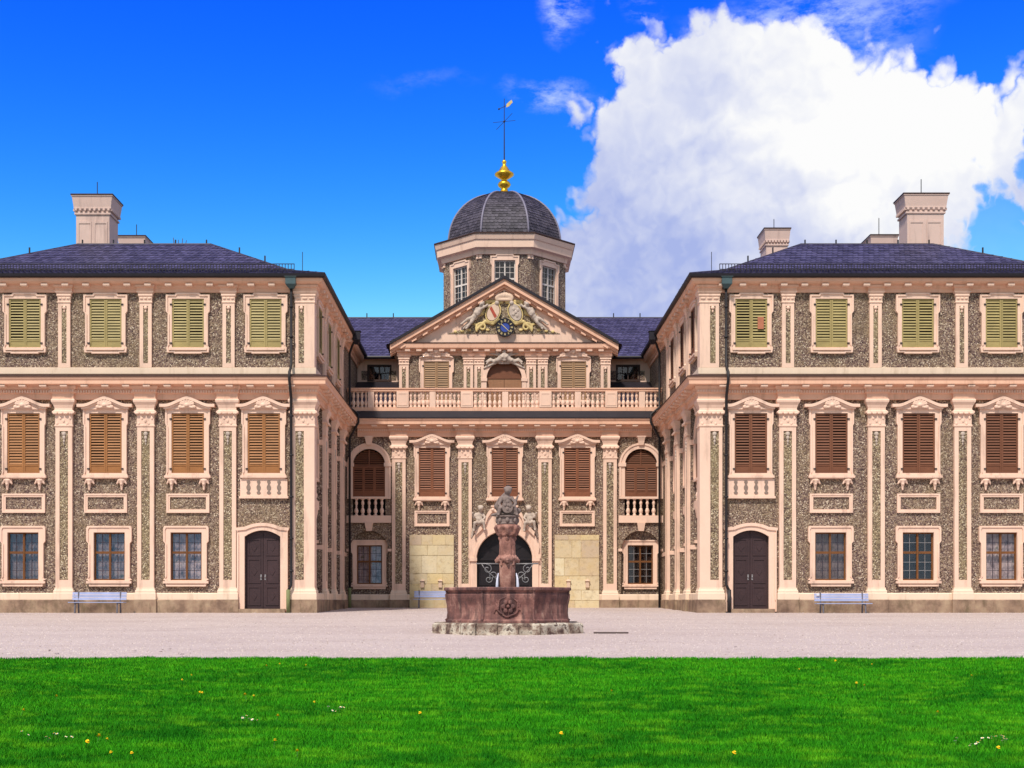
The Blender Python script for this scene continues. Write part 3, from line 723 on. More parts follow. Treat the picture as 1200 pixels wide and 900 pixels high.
MID = [(0, 9.22), (.14, 9.22), (.14, 9.45), (.20, 9.5), (.20, 9.61), (.27, 9.66), (.29, 9.79), (.50, 9.80), (.60, 9.83), (.60, 9.97), (.64, 10.03), (.66, 10.12), (0, 10.12)]
MIDF = [(0, 10.123), (.69, 10.123), (.69, 10.165), (.25, 10.30), (0, 10.335)]
BAND = [(0, 10.34), (.13, 10.34), (.13, 10.60), (.09, 10.618), (0, 10.618)]
TOP = [(0, 13.87), (.07, 13.87), (.07, 14.02), (.14, 14.07), (.16, 14.17), (.32, 14.20), (.42, 14.28), (.46, 14.44), (0, 14.44)]
GUT = [(.36, 14.443), (.50, 14.40), (.58, 14.46), (.60, 14.57), (.36, 14.57)]
PLI = [(-.3, -0.4), (.15, -0.4), (.15, .54), (.12, .565), (-.3, .565)]
BAS = [(-.3, .567), (.09, .567), (.09, .82), (.05, .86), (-.3, .86)]
MOD = MB().rect_stack([(.13, .53, 9.70), (.15, .56, 9.73), (.15, .57, 9.797)], 0, -0.25 + 0.25).mesh('modillion', 'pink_plaster')
MODU = MB().rect_stack([(.12, .36, 14.08), (.14, .38, 14.11), (.14, .39, 14.195)]).mesh('modillion', 'pink_plaster')
def dentils(parent, path, out=0.22, z0=9.50, z1=9.61, pitch=0.115):
    m = MB()
    for a, b in zip(path, path[1:]):
        a, b = Vector(a), Vector(b); d = (b - a); L_ = d.length; d.normalize(); nrm = Vector((d.y, -d.x)); n = int(L_ / pitch)
        for i in range(n):
            c = a + d * (i + .5) * pitch
            p = [c - d * .032 + nrm * (out - .02), c + d * .032 + nrm * (out - .02), c + d * .032 + nrm * (out + .05), c - d * .032 + nrm * (out + .05)]
            m.add([(q.x, q.y, z) for z in (z0, z1) for q in p], [(0, 1, 2, 3), (7, 6, 5, 4), (0, 4, 5, 1), (1, 5, 6, 2), (2, 6, 7, 3), (3, 7, 4, 0)])
    o = obj('dentil_row', m.mesh('dentil_row', 'pink_plaster'), parent); o['kind'] = 'stuff'; return o
def cornice_part(name, prof, path, mat): return obj(name, MB().sweep(prof, [(x, y - Y0) for x, y in path]).mesh(name, mat), palace, (0, Y0, 0))
def loc(p): return (p[0], p[1] - Y0, 0)
def set_modillions(parent, me, path, pitch=0.89, skip_ends=0.5):
    for a, b in zip(path, path[1:]):
        a, b = Vector(a), Vector(b); d = b - a; L_ = d.length; d.normalize(); n = max(1, int((L_ - skip_ends) / pitch)); s0 = (L_ - (n - 1) * pitch) / 2
        for i in range(n):
            c = a + d * (s0 + i * pitch); obj('modillion', me, parent, (c.x, c.y - Y0, 0), math.atan2(d.y, d.x))

# ------------------------------------------------------------------ the two wings
def X0(px): return (px - 594.2) / 27.03          # a place along a wing front
WING = {
 -1: dict(up=[-66, 29.8, 124.3, 220.7, 311.5], upil=[-18, 76, 171.3, 268.3], low=[-66, 28.2, 124.2, 220.5, 309.5], pil=[-18, 76, 171.5, 267.5],
          gf=[-66, 27.5, 128.5, 218.5], door=308, tint='ochre_shutter', outer=-XO),
  1: dict(up=[880, 974, 1075, 1173, 1270], upil=[923, 1025.5, 1126.3, 1222], low=[879.5, 973.8, 1076, 1173.3, 1270], pil=[922.3, 1026, 1127, 1222],
          gf=[973, 1075.5, 1173, 1270], door=879.5, tint='brown_shutter', outer=XO)}
SIDE_PIL = [58.8, 62.1, 65.5]; SIDE_BAY = [57.2, 60.45, 63.8]
def wing_path(s, inset=0.0):
    if s < 0: return [(-XO, YB), (-XO, Y0), (-XI, Y0), (-XI, YB)]
    return [(XI, YB), (XI, Y0), (XO, Y0), (XO, YB)]
def court_path(s): return wing_path(s)[1:3] + [(-XI, Y1)] if s < 0 else [(XI, Y1), (XI, Y0), (XO, Y0)]
SLATE_TONES = {}
def slates(m, tones, A, B, C, D_, w=0.24, e=0.34, th=0.035):
    A, B, C, D_ = map(Vector, (A, B, C, D_)); ux = (B - A).normalized(); n = (B - A).cross(D_ - A).normalized(); us = n.cross(ux)
    S = (D_ - A).dot(us); W = (B - A).length; lx = (D_ - A).dot(ux); rx = (C - A).dot(ux)
    rows = max(1, int(round(S / e))); e = S / rows
    for i in range(rows):
        s0 = i * e - 0.02; s1 = min(S, (i + 1.25) * e); shift = (i * 0.36 % 1.0) * w
        k0 = int(min(0, lx) / w) - 1; k1 = int(max(W, rx) / w) + 1
        for k in range(k0, k1 + 1):
            a = k * w + shift; b = a + w * 0.965
            def cl(x, s): t = s / S; return max(lx * t, min(W + (rx - W) * t, x))
            j = random.uniform(-.02, .02)
            p = [(cl(a, s0), s0 + j + e * .22), (cl(a + w * .55, s0), s0 + j), (cl(b, s0), s0 + j + e * .10), (cl(b, s1), s1), (cl(a, s1), s1)]
            if abs(p[2][0] - p[0][0]) < 0.03: continue
            h = [th + random.uniform(0, .012)] * 3 + [0.008, 0.008]
            top = [A + ux * x + us * s_ + n * hh for (x, s_), hh in zip(p, h)]
            bot = [A + ux * x + us * s_ + n * 0.002 for (x, s_) in p[:3]]
            m.add(top + bot, [(0, 1, 2, 3, 4), (5, 6, 1, 0), (6, 7, 2, 1)])
            tn = random.random(); tones += [tn, tn * .6, tn * .6]
def tone_mesh(m, tones, name, mat):
    me = m.mesh(name, mat); at = me.attributes.new('tone', 'FLOAT', 'FACE'); at.data.foreach_set('value', tones); return me
def add_slates(parent, quads, name='slate_courses', mat='slate', **k):
    m = MB(); t_ = []
    for q in quads: slates(m, t_, *q, **k)
    off_ = Vector((0, Y0, 0)); m.v = [tuple(Vector(v) - off_) for v in m.v]
    o = obj(name, tone_mesh(m, t_, name, mat), parent); o['kind'] = 'stuff'; return o
def L3(v): return (v[0], v[1] - Y0, v[2])
def tubes(lines, r, name, mat, parent, n=6):
    m = MB()
    for ln in lines: m.tube([L3(p) for p in ln], r, n)
    return obj(name, m.mesh(name, mat), parent) if parent is not palace else obj(name, m.mesh(name, mat), palace, (0, Y0, 0))
for s in (-1, 1):
    W = WING[s]; sgn = s
    # ---- front wall, with its openings
    holes = [h_rect(X0(p), UOP) for p in W['up']] + [h_rect(X0(p), LOP) for p in W['low']] + [h_rect(X0(p), GOP) for p in W['gf']]
    dz = -0.09 if s > 0 else 0.0
    dh = wing_door(X0(W['door']), s)
    xa, xb = (-XO, -XI) if s < 0 else (XI, XO)
    wall(xa, xb, -0.3, 14.44, holes + [dh], (0, Y0, 0))
    # ---- court side wall
    if s < 0: rz, lx = R(90), (lambda y: y - Y0)
    else: rz, lx = R(-90), (lambda y: Y0 - y)
    sh = []
    REC = .26                                                          # the arcaded storeys lie back between pebble-clad piers
    e0, e1 = sorted((lx(Y0 + 0.002), lx(YB)))
    wall(e0, e1, 9.23, 14.44, [off(rect(-.715, .715, 11.47, 13.62), lx(y)) for y in SIDE_BAY], (s * XI, Y0, 0), rz, .42)
    for y in SIDE_BAY: sh += [hole_upper(lx(y)), hole_lower(lx(y))]
    e0, e1 = sorted((lx(Y0 + 0.36), lx(Y1 + .3)))
    wall(e0, e1, -0.3, 9.3, sh, (s * (XI + REC), Y0, 0), rz)
    for y, w in [(p, .46) for p in SIDE_PIL] + [(67.2, .85)]:
        pr = obj('pier', MB().box(-w, w, 0, REC + .05, -.2, 9.225).mesh('pier', 'pebble_dash'), palace, (s * XI, y, 0), rz)
        q0, q1 = (-w - .03, w + .03)
        obj('impost', MB().box(q0, q1, -.03, REC, 7.62, 7.86).mesh('impost', 'pink_plaster'), pr); obj('impost', MB().box(q0, q1, -.03, REC, 2.86, 3.06).mesh('impost', 'pink_plaster'), pr)
    obj('pier', MB().box(-.28, .28, 0, REC + .05, -.2, 9.225).mesh('pier', 'pebble_dash'), palace, (s * (XI + .01), Y0 + .35, 0), rz)
    wall(*sorted((lx(Y0 + .002) * -1, lx(YB) * -1)), -0.3, 14.44, [], (s * XO, Y0, 0), -rz)
    for k, p in enumerate(W['up']): UV[(k + (s > 0)) % 4].put(palace, (X0(p), Y0, 0))
    for y in SIDE_BAY: UV[1].put(palace, (s * XI, y, 0), rz, {'shutter': 'olive_shutter' if s < 0 else 'brown_shutter'})
    for p in W['upil']: UPI.put(palace, (X0(p), Y0, 0))
    for y in SIDE_PIL: UPI.put(palace, (s * XI, y, 0), rz)
    (UCL if s < 0 else UCR).put(palace, (s * (XI + 0.355), Y0, 0))
    for k, p in enumerate(W['low']):
        over_door = abs(p - W['door']) < 10
        LV[(k + 2 * (s > 0)) % 4].put(palace, (X0(p), Y0, 0), 0, {'shutter': W['tint']}, ('console',) if over_door else ())
        if over_door: apron(X0(p))
        else: obj('framed_panel', PANEL, palace, (X0(p), Y0, 0))
    for p in W['pil']: PIL.put(palace, (X0(p), Y0, 0))
    (CPL if s < 0 else CPR).put(palace, (s * (XI + 0.42), Y0, 0))
    for y in SIDE_PIL: PIL.put(palace, (s * XI, y, 0), rz)
    for k, p in enumerate(W['gf']): (GD if (s > 0 and k == 1) else G).put(palace, (X0(p), Y0, 0))
    for y in SIDE_BAY: arch_bay(s * (XI + REC), y, rz, dark=True)
    # ---- string courses and cornices
    pth = wing_path(s)
    cm = cornice_part('cornice', MID, pth, 'shaded_plaster')
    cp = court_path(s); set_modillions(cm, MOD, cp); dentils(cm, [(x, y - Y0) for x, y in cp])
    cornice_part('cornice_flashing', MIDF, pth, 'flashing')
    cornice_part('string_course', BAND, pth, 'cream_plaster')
    ct = cornice_part('cornice', TOP, pth, 'shaded_plaster'); set_modillions(ct, MODU, cp)
    cornice_part('gutter', GUT, pth, 'gutter')
    dx = X0(W['door'])
    front = [((-XO, Y0), (dx - 1.14, Y0)), ((dx + 1.14, Y0), (-XI, Y0), (-XI, YB))] if s < 0 else [((XI, YB), (XI, Y0), (dx - 1.14, Y0)), ((dx + 1.14, Y0), (XO, Y0))]
    for f_ in front:
        cornice_part('plinth', PLI, f_, 'plinth_stone'); cornice_part('base_course', BAS, f_, 'cream_plaster')
    # ---- roof: flared eaves, hipped, slated
    ex0, ex1 = (-XO - .55, -XI + .55) if s < 0 else (XI - .55, XO + .55); ey0, ey1 = Y0 - .55, YB + .5
    def ring(t, z): return [(ex0 + t, ey0 + t, z), (ex1 - t, ey0 + t, z), (ex1 - t, ey1 - t, z), (ex0 + t, ey1 - t, z)]
    r0, r1, r2 = ring(0, 14.575), ring(1.75, 15.14), ring(6.26, 17.56)
    m = MB(); m.add([L3(p) for p in r0 + r1 + r2], [(i, (i + 1) % 4, 4 + (i + 1) % 4, 4 + i) for i in range(4)] + [(4 + i, 4 + (i + 1) % 4, 8 + (i + 1) % 4, 8 + i) for i in range(4)] + [(8, 9, 10, 11), (3, 2, 1, 0)])
    roof = obj('roof', m.mesh('roof', 'lead'), palace, (0, Y0, 0))
    q = []
    for i in (0, 1, 3): q += [(r0[i], r0[(i + 1) % 4], r1[(i + 1) % 4], r1[i]), (r1[i], r1[(i + 1) % 4], r2[(i + 1) % 4], r2[i])]
    add_slates(roof, q)
    tubes([[r0[i], r1[i], r2[i]] for i in range(4)] + [[r2[i], r2[(i + 1) % 4]] for i in range(4)], 0.055, 'hip_flashing', 'lead', roof)
    # snow guard along the eaves
    m = MB(); ya = ey0 + 1.0; za = 14.575 + 1.0 * .323; xa_, xb_ = (ex0 + 1.2, ex1 - 1.45) if s < 0 else (ex0 + 1.45, ex1 - 1.2)
    for z in (.10, .33): m.box(xa_, xb_, ya - .015 - Y0, ya + .015 - Y0, za + z, za + z + .03)
    n = int((xb_ - xa_) / .13)
    for i in range(n + 1): x = xa_ + (xb_ - xa_) * i / n; m.box(x - .014, x + .014, ya - .012 - Y0, ya + .012 - Y0, za, za + .36)
    obj('snow_guard', m.mesh('snow_guard', 'iron'), roof, kind='stuff')
    m = MB()
    for x in np.linspace(r2[0][0] + .2, r2[1][0] - .2, 5): m.box(x - .03, x + .03, r2[0][1] - .03 - Y0, r2[0][1] + .03 - Y0, 17.5, 17.78)
    for k in (.3, .62): 
        for a, b in ((r1[0], r2[0]), (r1[1], r2[1])):
            p = Vector(a).lerp(Vector(b), k); m.box(p.x - .03, p.x + .03, p.y - .03 - Y0, p.y + .03 - Y0, p.z, p.z + .3)
    obj('roof_hook', m.mesh('roof_hook', 'iron'), roof, kind='stuff')
    obj('lightning_rod', MB().tube([(s * 8.9, 0.2, 14.6), (s * 8.9, 0.2, 15.7)], .015, 5).mesh('lightning_rod', 'iron'), roof)
    # rainwater pipe with its hopper, on the front beside the corner pilaster
    px = X0(342.5 if s < 0 else 849.5); m = MB()
    m.tube([(px, -.22, 14.15), (px, -.30, 13.7), (px, -.30, 10.75), (px, -.48, 10.5), (px, -.80, 10.3), (px, -.80, 9.95), (px, -.44, 9.45), (px, -.34, 9.2), (px, -.30, 1.35), (px - s * .0, -.33, 1.2), (px + s * .12, -.36, .95)], .062, 8)
    for z in (13.2, 11.9, 8.5, 6.8, 5.0, 3.2, 1.8): m.lathe([(.10, -.03), (.10, .03)], (px, -.30, z), 8)
    pipe = obj('downpipe', m.mesh('downpipe', 'downpipe', True), palace, (0, Y0, 0))
    obj('hopper', MB().rect_stack([(.09, .30, 13.98), (.22, .42, 14.14), (.22, .42, 14.42), (.26, .46, 14.44), (.26, .46, 14.50)], px, -.12).mesh('hopper', 'patina'), pipe)
    obj('pipe_boot', MB().tube([(px + s * .12, -.36, 1.0), (px + s * .12, -.36, -.03)], .085, 8).mesh('pipe_boot', 'mossy_pipe' if s < 0 else 'downpipe', True), pipe)
    # pipe in the re-entrant corner of the court
    cx = s * (XI - .22); m = MB()
    m.tube([(s * (XI - .62), 11.7, 14.35), (s * (XI - .40), 11.9, 14.0), (cx, 12.1, 13.6), (cx, 12.1, 10.75), (s * (XI - .72), 11.75, 10.3), (s * (XI - .72), 11.75, 9.9), (cx, 12.1, 9.1), (cx, 12.1, .1)], .062, 8)
    p2 = obj('downpipe', m.mesh('downpipe', 'downpipe', True), palace, (0, Y0, 0))
    m = MB(); m.rect_stack([(.09, .2, 14.0), (.2, .34, 14.2), (.2, .34, 14.62), (.24, .38, 14.66)], s * (XI - .62), 11.85); obj('hopper', m.mesh('hopper', 'gutter'), p2)
    if s < 0: obj('pipe_boot', MB().tube([(cx, 12.1, 1.2), (cx, 12.1, .1)], .09, 8).mesh('pipe_boot', 'mossy_pipe', True), p2)
    # notice board on one shutter of the right wing
    if s > 0: obj('patch_board', MB().box(X0(887.5), X0(894.5), -.10, -.06, fz(386, Y0), fz(372, Y0)).mesh('patch_board', 'tablet_red'), palace, (0, Y0, 0), label='small red-brown board fixed to an olive shutter')

# chimneys
def chimney(x, y, z0, hw, hd, h, rod, label=None):
    m = MB(); b = h - .92
    def ring_(f, z): return [(-hw * f, -hd * f, z), (hw * f, -hd * f, z), (hw * f, hd * f, z), (-hw * f, hd * f, z)]
    rows = [(1, 0), (1, b), (1.08, b + .02), (1.08, b + .1), (1.02, b + .12), (1.02, b + .18), (1.12, b + .3), (1.12, b + .38), (1.20, h - .06), (1.24, h - .05), (1.24, h)]
    vs = [p for f_, z in rows for p in ring_(f_, z)]
    fs = [(i * 4 + k, i * 4 + (k + 1) % 4, i * 4 + 4 + (k + 1) % 4, i * 4 + 4 + k) for i in range(len(rows) - 1) for k in range(4)]
    e = 4 * (len(rows) - 1); fs += [(e, e + 1, e + 2, e + 3)]
    m.add(vs, fs)
    c = obj('chimney', m.mesh('chimney', 'grey_pink'), palace, (x, y, z0), 0, label)
    k = MB(); n = 8
    for i in range(n):
        t_ = -1 + 2 * (i + .5) / n
        k.box(t_ * hw * 1.12 - .05, t_ * hw * 1.12 + .05, -hd * 1.17, -hd * 1.02, b + .19, b + .29)
        k.box(hw * 1.02, hw * 1.17, t_ * hd * 1.1 - .05, t_ * hd * 1.1 + .05, b + .19, b + .29); k.box(-hw * 1.17, -hw * 1.02, t_ * hd * 1.1 - .05, t_ * hd * 1.1 + .05, b + .19, b + .29)
    obj('corbel_table', k.mesh('corbel_table', 'grey_pink'), c, kind='stuff')
    if h > 2.2:
        p = MB()
        for sx in (-1, 1): p.prism(rect(sx * hw * .48 - hw * .40, sx * hw * .48 + hw * .40, b * .18, b * .86), -hd - .025, -hd + .01, [rect(sx * hw * .48 - hw * .34, sx * hw * .48 + hw * .34, b * .23, b * .81)])
        obj('raised_panel', p.mesh('raised_panel', 'grey_pink'), c)
    obj('chimney_cap', MB().box(-hw * 1.27, hw * 1.27, -hd * 1.27, hd * 1.27, h + .002, h + .06).mesh('chimney_cap', 'flashing'), c)
    if rod: obj('lightning_rod', MB().tube([(0, 0, h), (0, 0, h + rod)], .022, 5).mesh('lightning_rod', 'iron'), c)
plaster('grey_pink', col(214, 184, 172), (140, 116, 110))
chimney(fx(114, 62.2), 62.2, 16.9, .80, .70, fz(235, 62.2) - 16.9, .9, 'tall pale chimney on the ridge with corbelled head')
chimney(fx(160, 68), 68, 17.0, .60, .8, fz(283, 68) - 17.0, .9)
chimney(fx(1079.5, 62.2), 62.2, 16.9, .88, .62, fz(233, 62.2) - 16.9, .95)
chimney(fx(1030, 68), 68, 17.0, .60, .8, fz(282, 68) - 17.0, 1.2)
chimney(fx(907, 72), 72, 15.4, .60, .75, fz(273.5, 72) - 15.4, .8)

# ------------------------------------------------------------------ the court front
def X1(px): return (px - 591.2) / 22.06
MW = [506.3, 591.5, 676.3]; AB = [432.5, 751]
def door_arch(hw, zs, z0=0.1, n=18): return arch(hw, z0, zs, n)
wall(-XI - .35, XI + .35, -0.2, 10.6, [h_rect(X1(p), LOP) for p in MW] + [f(X1(p)) for p in AB for f in (hole_upper, hole_lower)] + [door_arch(1.47, 2.72, -0.1)], (0, Y1, 0))
for p, t_ in zip(MW, ('brown_shutter', 'russet_shutter', 'brown_shutter')):
    LV[MW.index(p)].put(palace, (X1(p), Y1, 0), 0, {'shutter': 'russet_shutter'}, ('console',) if p == MW[1] else ())
for p in (MW[0], MW[2]):
    o = obj('framed_panel', PANEL, palace, (X1(p), Y1, 0.14))
for p in (467.5, 545, 638.4, 714.6): PIL.put(palace, (X1(p), Y1, 0))
arch_bay(X1(AB[0]), Y1, 0); arch_bay(X1(AB[1]), Y1, 0, {'shutter': 'brown_shutter'}, True)
cp = [(-XI + .6, Y1), (XI - .6, Y1)]
cm = cornice_part('cornice', MID, cp, 'shaded_plaster'); set_modillions(cm, MOD, cp, .86, .3); dentils(cm, [(x, y - Y0) for x, y in cp])
cornice_part('cornice_flashing', [(0, 10.123), (.69, 10.123), (.69, 10.18), (.30, 10.56), (0, 10.56)], cp, 'gutter')
for a, b in ((-XI + .15, X1(480)), (X1(532), -1.85), (1.85, X1(650)), (X1(702), XI - .15)):
    cornice_part('plinth', PLI, [(a, Y1), (b, Y1)], 'plinth_stone'); cornice_part('base_course', BAS, [(a, Y1), (b, Y1)], 'cream_plaster')
# bare ashlar panels where the pebble coat has been taken off
for pa, pb in ((480, 532), (650, 702)):
    xa, xb = X1(pa), X1(pb); za, zb = 0.12, fz(627, Y1)
    fld = obj('ashlar_field', MB().box(xa, xb, -0.07, 0.02, za, zb).mesh('ashlar_field', 'ashlar'), palace, (0, Y1, 0), label='bare patch of yellow sandstone blocks in the pebble wall')
    z = za; row = 0
    while z < zb - .05:
        h = min(zb - z, random.choice((.42, .55, .75, .95)));
        if zb - z - h < .25: h = zb - z
        x = xa
        while x < xb - .02:
            w = random.uniform(.45, 1.05)
            if xb - x - w < .3: w = xb - x
            o_ = -.085 - random.uniform(0, .02)
            obj('stone_block', MB().box(x + .012, x + w - .012, o_, -.045, z + .012, z + h - .012).mesh('stone_block', 'ashlar'), fld)
            x += w
        z += h; row += 1
    for px in ((495, 516) if pa < 500 else (666, 688)):
        obj('wall_lantern', MB().box(X1(px) - .09, X1(px) + .09, -.18, -.09, fz(688.5, Y1), fz(681, Y1)).rect_stack([(.13, .15, fz(681, Y1)), (.05, .1, fz(679, Y1))], X1(px), -.08).mesh('wall_lantern', 'shield_white'), fld)

# great door
pts_in = [(1.47, 0.1)] + arc(0, 2.72, 1.47, 0, 180, 24) + [(-1.47, 0.1)]
og = [(1.80, 0.1), (1.80, 2.70), (1.92, 2.78), (1.92, 2.95), (1.80, 3.0), (1.86, 3.35), (1.80, 3.72), (1.55, 4.08), (1.22, 4.40), (1.0, 4.72), (0.88, 5.05), (0.70, 5.30), (0.40, 5.42)]
outer = og + [(-x, z) for x, z in reversed(og)]
m = MB(); m.prism(outer + list(reversed(pts_in)), -0.22, 0.02)
og2 = og[7:]; 
m.prism([(x, z - .13) for x, z in og2] + [(x + .05, z + .08) for x, z in reversed(og2)], -0.34, -.21); m.prism([(-x, z - .13) for x, z in reversed(og2)] + [(-x - .05, z + .08) for x, z in og2], -0.34, -.21)
ring = [(1.62, 2.72)] + arc(0, 2.72, 1.62, 0, 180, 24) + [(-1.62, 2.72), (-1.50, 2.72)] + arc(0, 2.72, 1.50, 180, 0, 24) + [(1.50, 2.72)]
m.prism(ring, -0.28, -.215)
for s in (-1, 1): m.box(s * 1.66 - .2, s * 1.66 + .2, -.30, 0, 2.62, 2.80); m.box(s * 1.65 - .2, s * 1.65 + .2, -.29, 0, .1, .5)
m.rect_stack([(.62, .34, 5.40), (.72, .42, 5.48), (.72, .42, 5.56)])
gd = obj('great_door', m.mesh('great_door_surround', 'pink_plaster'), palace, (0, Y1, 0), label='arched main doorway with curved gable and seated figures')
for s in (-1, 1):
    xa, xb = sorted((s * .01, s * 1.46)); l = MB()
    l.prism(rect(xa, xb, .12, 2.66), .12, .2)
    for za, zb in ((.3, 1.2), (1.35, 2.5)):
        for k in (0, 1):
            c0 = xa + .1 + k * (xb - xa - .2) / 2; c1 = c0 + (xb - xa - .2) / 2 - .08
            l.prism(rect(c0, c1, za, zb), .085, .12, [rect(c0 + .06, c1 - .06, za + .06, zb - .06)])
    obj('door_leaf', l.mesh('great_leaf', 'black_door'), gd)
tr_ = MB(); tr_.box(-1.46, 1.46, .06, .2, 2.665, 2.80); tr_.prism(arch(1.465, 2.80, 2.80, 18, 1.38), .13, .2)
for a in (36, 72, 108, 144): 
    c_, s_ = math.cos(R(a)), math.sin(R(a)); tr_.add([(.2 * c_ - .025 * s_, .10, 2.8 + .2 * s_ + .025 * c_), (.2 * c_ + .025 * s_, .10, 2.8 + .2 * s_ - .025 * c_), (1.36 * c_ + .025 * s_, .10, 2.8 + 1.28 * s_ - .025 * c_), (1.36 * c_ - .025 * s_, .10, 2.8 + 1.28 * s_ + .025 * c_)], [(0, 1, 2, 3)])
obj('tympanum', tr_.mesh('tympanum', 'black_door'), gd); obj('backing', MB().box(-1.6, 1.6, .34, .36, -.1, 4.3).mesh('backing', 'void'), gd)
def putto(m, pts, k=1.0):
    """small nude child figure from joint positions"""
    J = {a: Vector(b) for a, b in pts.items()}
    m.ball(J['head'], (.115 * k, .12 * k, .135 * k), 12, 9); hd = J['head']
    for s in (-1, 1):
        m.ball(hd + Vector((s * .07, -.02, .06)) * k, .07 * k, 8, 6)           # curls
    m.ball(hd + Vector((0, .03, .08)) * k, (.11 * k, .11 * k, .08 * k)); m.ball(hd + Vector((0, -.12, -.01)) * k, .025 * k, 6, 5)
    m.cap(hd, J['chest'], .055 * k, .09 * k)
    m.cap(J['chest'], J['hip'], .135 * k, .14 * k, 10); m.ball((J['chest'] + J['hip']) / 2 + Vector((0, -.03, 0)) * k, .15 * k, 10, 8)
    for a in ('l', 'r'):
        m.cap(J['sh_' + a], J['el_' + a], .062 * k, .052 * k); m.cap(J['el_' + a], J['ha_' + a], .052 * k, .038 * k); m.ball(J['ha_' + a], (.05 * k, .045 * k, .05 * k))
        m.cap(J['chest'], J['sh_' + a], .09 * k, .07 * k)
        m.cap(J['hip'], J['kn_' + a], .10 * k, .075 * k); m.cap(J['kn_' + a], J['ft_' + a], .07 * k, .045 * k); m.ball(J['ft_' + a] + Vector((0, -.04, -.01)) * k, (.05 * k, .085 * k, .04 * k))
    return m
def seated(s, o=(0, 0, 0), k=1.0):
    P = dict(head=(s * -.05, -.10, .78), chest=(0, 0, .50), hip=(s * .02, 0, .18), sh_l=(-.15, 0, .55), sh_r=(.15, 0, .55), el_l=(-.24, -.1, .38), el_r=(.24, -.08, .40),
             ha_l=(-.14 - .14 * (s < 0), -.2, .28 + .3 * (s < 0)), ha_r=(.14 + .14 * (s > 0), -.2, .28 + .3 * (s > 0)), kn_l=(-.20, -.26, .16), kn_r=(.18, -.26, .20), ft_l=(-.24, -.20, -.16), ft_r=(.22, -.24, -.12))
    return {a: Vector(o) + Vector(b) * k for a, b in P.items()}
for s in (-1, 1):
    m = MB(); putto(m, seated(s, (0, 0, 0), 1.25), 1.25); m.cap((-.25, .02, -.1), (.25, .02, .05), .12, .1); m.cap((s * .3, 0, -.1), (s * .42, 0, -.55), .1, .05)
    fg = obj('seated_figure', sculpt(m, 'seated_figure', 'grey_stone', .035, 1), gd, (s * 1.33, -.22, 4.42), label='small stone child figure seated on the doorway gable')
m = MB()
m.ball((0, -.1, 0), (.3, .1, .2)); 
for s in (-1, 1): m.cap((s * .25, -.1, -.1), (s * .6, -.1, .05), .09, .06); m.ball((s * .62, -.1, .1), .1); m.cap((s * .2, -.1, .12), (s * .42, -.1, .2), .06, .04)
obj('crest', sculpt(m, 'crest', 'pink_plaster', .035, 1), gd, (0, -.25, 5.24))

# ---- terrace balustrade
rail = MB().box(-XI + .05, XI - .05, -.16, .16, 11.62, 11.79).box(-XI + .05, XI - .05, -.20, .20, 11.74, 11.80)
tb = obj('balustrade', rail.mesh('terrace_rail', 'shaded_plaster'), palace, (0, Y1, 0), label='stone balustrade along the terrace over the court front')
obj('bottom_rail', MB().box(-XI + .05, XI - .05, -.17, .17, 10.565, 10.77).mesh('bottom_rail', 'shaded_plaster'), tb)
big = [472, 547, 639, 716]; small = [435, 507, 592, 677, 752]
ed = [(-XI + .05, -XI + .05)]
for p in sorted(big + small):
    hw = .32 if p in big else .16; x = X1(p); ed.append((x - hw, x + hw))
    pm = MB().box(x - hw, x + hw, -.19 if p in big else -.145, .17, 10.775, 11.615)
    if p in big: pm.prism(rect(x - hw + .07, x + hw - .07, 10.86, 11.54), -.205, -.18, [rect(x - hw + .12, x + hw - .12, 10.92, 11.48)])
    obj('pier', pm.mesh('pier', 'pink_plaster'), tb)
ed.append((XI - .05, XI - .05))
for (a0, a), (b, b1) in zip(ed, ed[1:]):
    n = max(2, int(round((b - a) / .24)))
    for i in range(n): o_ = obj('baluster', BAL, tb, (a + (b - a) * (i + .5) / n, 0, 10.775)); o_.scale = (1, 1, .93)

# ------------------------------------------------------------------ attic, terrace and the gabled centre
obj('terrace_floor', MB().box(-XI, XI, .2, 6, 10.3, 10.5).mesh('terrace_floor', 'floor_lead'), palace, (0, Y1, 0))
for s in (-1, 1):
    xa, xb = sorted((s * 5.6, s * (XI + .3))); wx0, wx1 = sorted((s * 7.78, s * 6.5))
    wall(xa, xb, 10.4, 14.4, [rect(wx0, wx1, 13.16, 14.02)], (0, YA, 0), mat='pink_plaster')
    c = (wx0 + wx1) / 2; hw = .64
    fm = MB().prism(rect(-hw - .05, hw + .05, 13.11, 14.07), -.05, .05, [rect(-hw + .05, hw - .05, 13.22, 13.96)]); fm.box(-.035, .035, -.04, .05, 13.22, 13.96)
    for x in (-.31, .31): fm.box(x - .014, x + .014, -.02, .04, 13.22, 13.96)
    fm.box(-hw + .05, hw - .05, -.018, .04, 13.58, 13.606)
    w_ = obj('window', fm.mesh('attic_window', 'dark_sash'), palace, (c, YA, 0))
    obj('pane', MB().box(-hw, hw, .05, .056, 13.2, 14.0).mesh('pane', 'glass'), w_); obj('backing', MB().box(-hw - .1, hw + .1, .30, .32, 13.1, 14.1).mesh('backing', 'void'), w_)
    for px in ((-.9, -.66), (.68, .95)):
        obj('pebble_panel', MB().box(c + px[0] - .12, c + px[1], -.03, .01, 13.2, 13.72).mesh('pebble_panel', 'pebble_dash'), palace, (0, YA, 0))
    # dark lean-to roof behind the balustrade
    m = MB(); m.add([(xa, Y1 + .5 - Y0, 11.0), (xb, Y1 + .5 - Y0, 11.0), (xb, YA - .02 - Y0, 13.08), (xa, YA - .02 - Y0, 13.08)], [(0, 1, 2, 3)])
    obj('lean_to_roof', m.mesh('lean_to_roof', 'gutter'), palace, (0, Y0, 0))
